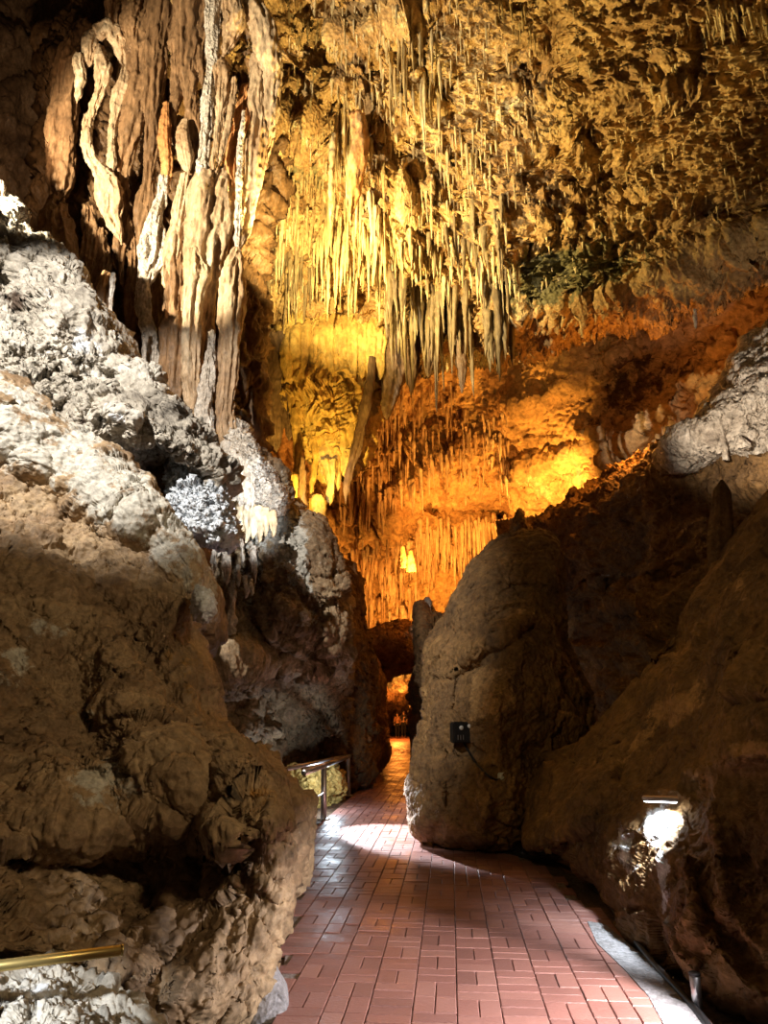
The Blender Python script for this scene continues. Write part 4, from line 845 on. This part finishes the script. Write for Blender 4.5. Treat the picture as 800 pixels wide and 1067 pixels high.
# round ground light beneath it
gp = G(322, 860)
gl = empty('ground_light', gp, 'round white ground light at the foot of the handrail', 'lamp')
pz = gp + A3(0, 0, .16); dn = A3(.25, -.9, .35); dn /= np.linalg.norm(dn)
under(gl, cyl('housing', pz - dn * .14, pz, .105, M['black'], n=28), cyl('rim', pz, pz + dn * .02, .115, M['steel'], n=28), cyl('lens', pz + dn * .015, pz + dn * .03, .095, M['lens'], n=28), cyl('bracket', gp, pz - dn * .07, .02, M['steel']))
# slab behind the rail, its lamplight put in as yellow stone
ys = boulder('rock_block', (326,830,14.0), [(296,806,14.4),(322,799,14.4),(346,796,14.6),(356,810,14.8),(352,832,14.9),(338,848,14.4),(318,856,14.0),(298,850,13.8)], .12, .6, M['flowy'], [st_rock(.8, .2), st_crag(.3, .03)], nt=300, nr=70, nb=10)
tag(ys, 'yellowish lit rock behind the steel handrail', 'rock')
# lamp box on the leaning boulder
bvl = bvh(lb); 
def at(b, x, y, d=0.0):
    h = hit(b, x, y); q = h - CAM; q /= np.linalg.norm(q); return h - q * d
bx = at(bvl, 481, 763, .05)
lamp = empty('twin_spotlight', bx, 'black box lamp with two pale round lenses on the tall leaning boulder', 'lamp')
Rl = [[.96, .28, 0], [-.28, .96, 0], [0, 0, 1]]
ps = [box('housing', bx, .27, .14, .25, M['black'], R=Rl, bev=.015)]
fwd = -A3(*Rl[1]); rt = A3(*Rl[0])
for dx, dz in ((-.035, .055), (.075, .075)): ps.append(cyl('lens', bx + fwd * .068 + rt * dx + A3(0,0,dz), bx + fwd * .085 + rt * dx + A3(0,0,dz), .026, M['lens'], n=20))
ps.append(box('bracket', bx - fwd * .09, .12, .1, .06, M['steel'], R=Rl, bev=.005))
for k in range(3): ps.append(box('cooling_fin', bx + fwd * .072 + rt * (-.08 + .035 * k) - A3(0, 0, .06), .008, .012, .06, M['steel'], R=Rl, bev=.002))
under(lamp, *ps)
def cable(name, pts, r, mat, label, cat):
    A = np.array(pts, float); t = np.linspace(0, len(A) - 1, 12 * len(A)); Q = cr(A, t)
    V, Fq = tube_arrays(np.concatenate([Q, np.full((len(Q), 1), r)], 1), nseg=8, nring=len(Q), flute=0, lump=0, tip=False, world=True)
    return tag(to_mesh(name, V, Fq, mat), label, cat)
cable('cable', [at(bvl, x, y, .015) for x, y in ((483,774),(490,786),(497,796),(506,806),(515,812),(522,812))], .014, M['black'], 'thin black cable running down the boulder from the box lamp', 'cable')
jb = at(bvl, 523, 811, .03)
box_ = tag(box('junction_box', jb, .10, .06, .13, M['lens'], R=[[.9,.43,0],[-.43,.9,0],[0,0,1]], bev=.012), 'small pale junction box where the thin black cable ends on the boulder', 'junction box')
cable('cable', [G(x, y, .02) for x, y in ((464,884),(485,886),(515,887),(545,892),(580,900),(605,912),(625,930),(645,955),(660,978),(682,1005),(705,1030),(728,1056),(760,1100))], .022, M['black'], 'black cable lying along the right edge of the path under the sloping rock', 'cable')
# small black ground spot
g2 = G(549, 893)
sl = empty('ground_spotlight', g2, 'small black ground spotlight beside the black cable between the two right rocks', 'lamp')
z2 = g2 + A3(0, 0, .10); d2 = A3(-.1, -.85, .3); d2 /= np.linalg.norm(d2)
under(sl, cyl('housing', z2 - d2 * .08, z2 + d2 * .06, .06, M['black'], n=20), cyl('lens', z2 + d2 * .055, z2 + d2 * .068, .02, M['lens'], n=16), cyl('stake', g2, z2, .015, M['black']))
# little bollard at the lower right
g3 = G(727, 1052)
bo = empty('bollard', g3, 'short grey steel stub post at the path edge in the near right corner', 'post')
under(bo, cyl('tube', g3, g3 + A3(0,0,.17), .028, M['steel'], n=20), cyl('cap', g3 + A3(0,0,.17), g3 + A3(0,0,.185), .032, M['black'], n=20))
# floodlight shining down the sloping rock
bvs = bvh(sr)
f1 = at(bvs, 688, 834, .32); 
fl = empty('floodlight', f1, 'slim white floodlight bar shining down the sloping rock at the right', 'lamp')
Rf = [[.93, -.36, 0.0], [.36, .93, 0], [0, 0, 1]]
under(fl, box('housing', f1 + A3(0,0,.012), .26, .10, .03, M['steel'], R=Rf, bev=.006), box('lens', f1 - A3(0,0,.006), .23, .08, .012, M['led'], R=Rf, bev=.003), box('bracket', f1 + A3(.02,.1,.0), .05, .12, .03, M['black'], R=Rf, bev=.004))
# brass coloured rail in the near left corner
ra = P(-60, 1014, 3.25); rb = P(126, 990, 3.55)
br = empty('guard_rail', G(-40, 1200), 'brass coloured tube rail ending in the near left corner of the cave', 'rail')
dd = (rb - ra) / np.linalg.norm(rb - ra)
under(br, cyl('rail_tube', ra, rb, .022, M['brass'], n=24), cyl('end_cap', rb, rb + dd * .008, .0235, M['brass'], n=24), cyl('support_post', ra + dd * .1 - A3(0,0,.9), ra + dd * .1, .02, M['steel'], n=18))
# two walkers far down the passage
def person(loc, h, name_cloth, shirt, trousers, label, lean=0.0, stride=.12):
    root = empty('person', loc, label, 'person', None)
    s = h / 1.75
    J = {'pel': (0,0,.95), 'ch': (0,.0,1.25), 'nk': (0,0,1.50), 'hd0': (0,0,1.57), 'hd': (0,-.01,1.66),
         'sl': (-.17,0,1.43), 'el': (-.23,.02,1.16), 'wl': (-.22,-.06,.92), 'hl': (-.215,-.08,.84), 'sr': (.17,0,1.43), 'er': (.23,.02,1.16), 'wr': (.22,-.06,.92), 'hr': (.215,-.08,.84),
         'pl': (-.09,0,.90), 'kl': (-.10,-stride*.6,.50), 'al': (-.10,-stride,.09), 'tl': (-.10,-stride-.15,.03), 'pr': (.09,0,.90), 'kr': (.10,stride*.3,.50), 'ar': (.10,stride,.10), 'tr': (.10,stride-.14,.03)}
    Rr = {'pel': .14, 'ch': .15, 'nk': .055, 'hd0': .075, 'hd': .095, 'sl': .06, 'sr': .06, 'el': .045, 'er': .045, 'wl': .03, 'wr': .03, 'hl': .035, 'hr': .035, 'pl': .09, 'pr': .09, 'kl': .06, 'kr': .06, 'al': .042, 'ar': .042, 'tl': .035, 'tr': .035}
    E = [('pel','ch'),('ch','nk'),('nk','hd0'),('hd0','hd'),('ch','sl'),('sl','el'),('el','wl'),('wl','hl'),('ch','sr'),('sr','er'),('er','wr'),('wr','hr'),('pel','pl'),('pl','kl'),('kl','al'),('al','tl'),('pel','pr'),('pr','kr'),('kr','ar'),('ar','tr')]
    def skin(nm, keys, grow, mat):
        ks = list(keys); me = bpy.data.meshes.new(nm)
        me.from_pydata([tuple(v * s for v in J[k]) for k in ks], [(ks.index(a), ks.index(b)) for a, b in E if a in ks and b in ks], [])
        o = bpy.data.objects.new(nm, me); COL.objects.link(o)
        md = o.modifiers.new('s', 'SKIN'); 
        for k, kk in enumerate(ks): r = (Rr[kk] + grow) * s; me.skin_vertices[0].data[k].radius = (r, r)
        me.skin_vertices[0].data[0].use_root = True
        sb = o.modifiers.new('u', 'SUBSURF'); sb.levels = sb.render_levels = 1
        me.materials.append(mat); o.parent = root; return o
    bpy.context.view_layer.update()
    try:
        for nm, ks, gr_, mt in (('body', list(J), 0, M['skin']), ('shirt', ['ch','nk','pel','sl','el','sr','er'], .015, shirt), ('trousers', ['pel','pl','kl','al','pr','kr','ar'], .014, trousers)): skin(nm, ks, gr_, mt)
    except Exception as ex: print('skin', ex)
    th = np.linspace(0, 2 * PI, 16, endpoint=False); V = []; 
    for a in np.linspace(.02, 1.9, 8): V += [(.105 * math.sin(a) * math.cos(t), .02 + .115 * math.sin(a) * math.sin(t), 1.68 + .11 * math.cos(a)) for t in th]
    i, j = np.meshgrid(np.arange(7), np.arange(16), indexing='ij'); a = i * 16 + j; b = i * 16 + (j + 1) % 16
    hairo = to_mesh('hair', np.array(V) * s, np.stack([a.ravel(), b.ravel(), (b + 16).ravel(), (a + 16).ravel()], 1), M['hair'], root)
    root.rotation_euler = (0, 0, PI); return root
M['skin'] = flat_mat('skin', (.6, .38, .27), .5); M['hair'] = flat_mat('dark_hair', (.03, .02, .015), .6)
M['cloth_dark'] = flat_mat('black_cloth', (.015, .015, .02), .8); M['cloth_light'] = flat_mat('dull_orange_cloth', (.42, .22, .12), .8); M['cloth_grey'] = flat_mat('charcoal_cloth', (.03, .03, .04), .8)
person(G(414, 768.5), 1.6, '', M['cloth_light'], M['cloth_dark'], 'person in a light top and black trousers walking far down the passage')
person(G(420.5, 768.5), 1.72, '', M['cloth_grey'], M['cloth_dark'], 'person all in dark clothes beside the one in a light top')
# ================================================================ LIGHT (the lamps of the show cave and added fill lights)
def aim(o, tgt): 
    d = Vector(tuple(tgt)) - o.location; o.rotation_euler = d.to_track_quat('-Z', 'Y').to_euler()
def spot(name, loc, tgt, W, col, ang=60, blend=.3, r=.08):
    l = bpy.data.lights.new(name, 'SPOT'); l.energy = W; l.color = col; l.spot_size = math.radians(ang); l.spot_blend = blend; l.shadow_soft_size = r
    o = bpy.data.objects.new(name, l); COL.objects.link(o); o.location = tuple(float(v) for v in loc); aim(o, tgt); return o
def point(name, loc, W, col, r=.15):
    l = bpy.data.lights.new(name, 'POINT'); l.energy = W; l.color = col; l.shadow_soft_size = r
    o = bpy.data.objects.new(name, l); COL.objects.link(o); o.location = tuple(float(v) for v in loc); return o
COLD = (.82, .9, 1.0); WARM = (1.0, .72, .42); GOLD = (1.0, .66, .26); ORA = (1.0, .36, .07); WHITE = (1.0, .93, .82)
GOLD = (1.0, .74, .29); ORA = (1.0, .45, .06)
spot('slope_floodlight', (-4.6, 2.6, 9.0), P(90, 450, 8.8), 5000, (1, .94, .86), 55, .4, .05)
spot('drapery_floodlight', (-7.0, 6.5, 8.8), P(190, 190, 12), 6800, (1, .86, .62), 62, .3, .05)
spot('ceiling_floodlight', P(312, 285, 11.9), P(430, 110, 13.2), 3000, GOLD, 155, .5, .04)
spot('curtain_floodlight', P(322, 530, 13.7), P(345, 425, 15.8), 700, (1, .60, .12), 95, .6, .05)
spot('chamber_lamp', P(570, 556, 22.3), P(540, 470, 25.5), 2200, ORA, 125, .6, .1)
spot('chamber_lamp', P(440, 600, 26), P(430, 500, 29), 1700, (1, .38, .05), 150, .5, .15)
spot('chamber_lamp', P(400, 690, 30), P(405, 620, 33), 850, (1, .38, .05), 150, .5, .15)
point('vault_fill', P(650, 450, 14.6), 240, (1, .36, .05), .1)  # extra unseen light, added for the dim red glow on the vault
point('passage_lamp', P(414, 738, 46), 700, (1, .30, .04), .2)
spot('low_path_lamp', (2.0, 4.0, .95), (.72, 4.7, 0), 520, (1, .95, .97), 70, .4, .04)
point('handrail_lamp', G(345, 848) + A3(0, .15, .45), 40, (.75, .88, 1.0), .05)
spot('pool_lamp', P(326, 735, 13.0), G(425, 872), 3500, (.9, .92, 1.0), 34, .5, .05)
point('tunnel_fill', P(419, 735, 33), 110, (1, .27, .03), .1)  # added above the path where the passage lamp does not reach
spot('shoulder_fill', P(330, 540, 9.0), P(236, 525, 11.2), 560, (.9, .95, 1), 46, .7, .05)  # added in open air over the path to whiten the domed rock
spot('recess_fill', P(25, 120, 10.6), P(15, 60, 13.6), 220, (1, .68, .4), 130, 1, .1)  # weak warm light added to lift the black void
spot('corner_lamp', (-2.0, 1.8, 1.5), P(25, 1075, 3.6), 420, (.9, .95, 1), 22, .6, .04)
spot('floodlight_beam', f1 - A3(0, .04, .02), f1 + A3(.02, .12, -.7), 150, (.85, .93, 1), 120, .5, .03)
spot('boulder_fill', (-1.2, 3.5, 3.2), P(530, 720, 10), 120, (1, .68, .24), 50, .9, .1)  # added fill on the face of the leaning boulder
spot('slope_fill', (-1.5, 2.0, 4.2), P(715, 720, 7.5), 210, (1, .66, .24), 40, 1, .1)  # added golden fill for the right foreground slope
spot('ledge_fill', P(745, 475, 8.4), P(810, 415, 10.4), 300, (1, .85, .68), 70, .6, .04)  # small spot added to brighten the pale rock on the ledge
spot('front_fill', (3.0, 0.3, 4.9), P(80, 740, 6), 620, (1, .74, .42), 56, 1, .35)  # added soft fill from the side for the left foreground boulder
w = bpy.data.worlds.new('cave_dark'); scene.world = w; w.use_nodes = True
w.node_tree.nodes['Background'].inputs[0].default_value = (.05, .03, .015, 1); w.node_tree.nodes['Background'].inputs[1].default_value = .5
scene.view_settings.view_transform = 'Standard'; scene.view_settings.look = 'None'; scene.view_settings.gamma = 1; scene.view_settings.exposure = 0
try: scene.view_settings.use_curve_mapping = False
except Exception: pass
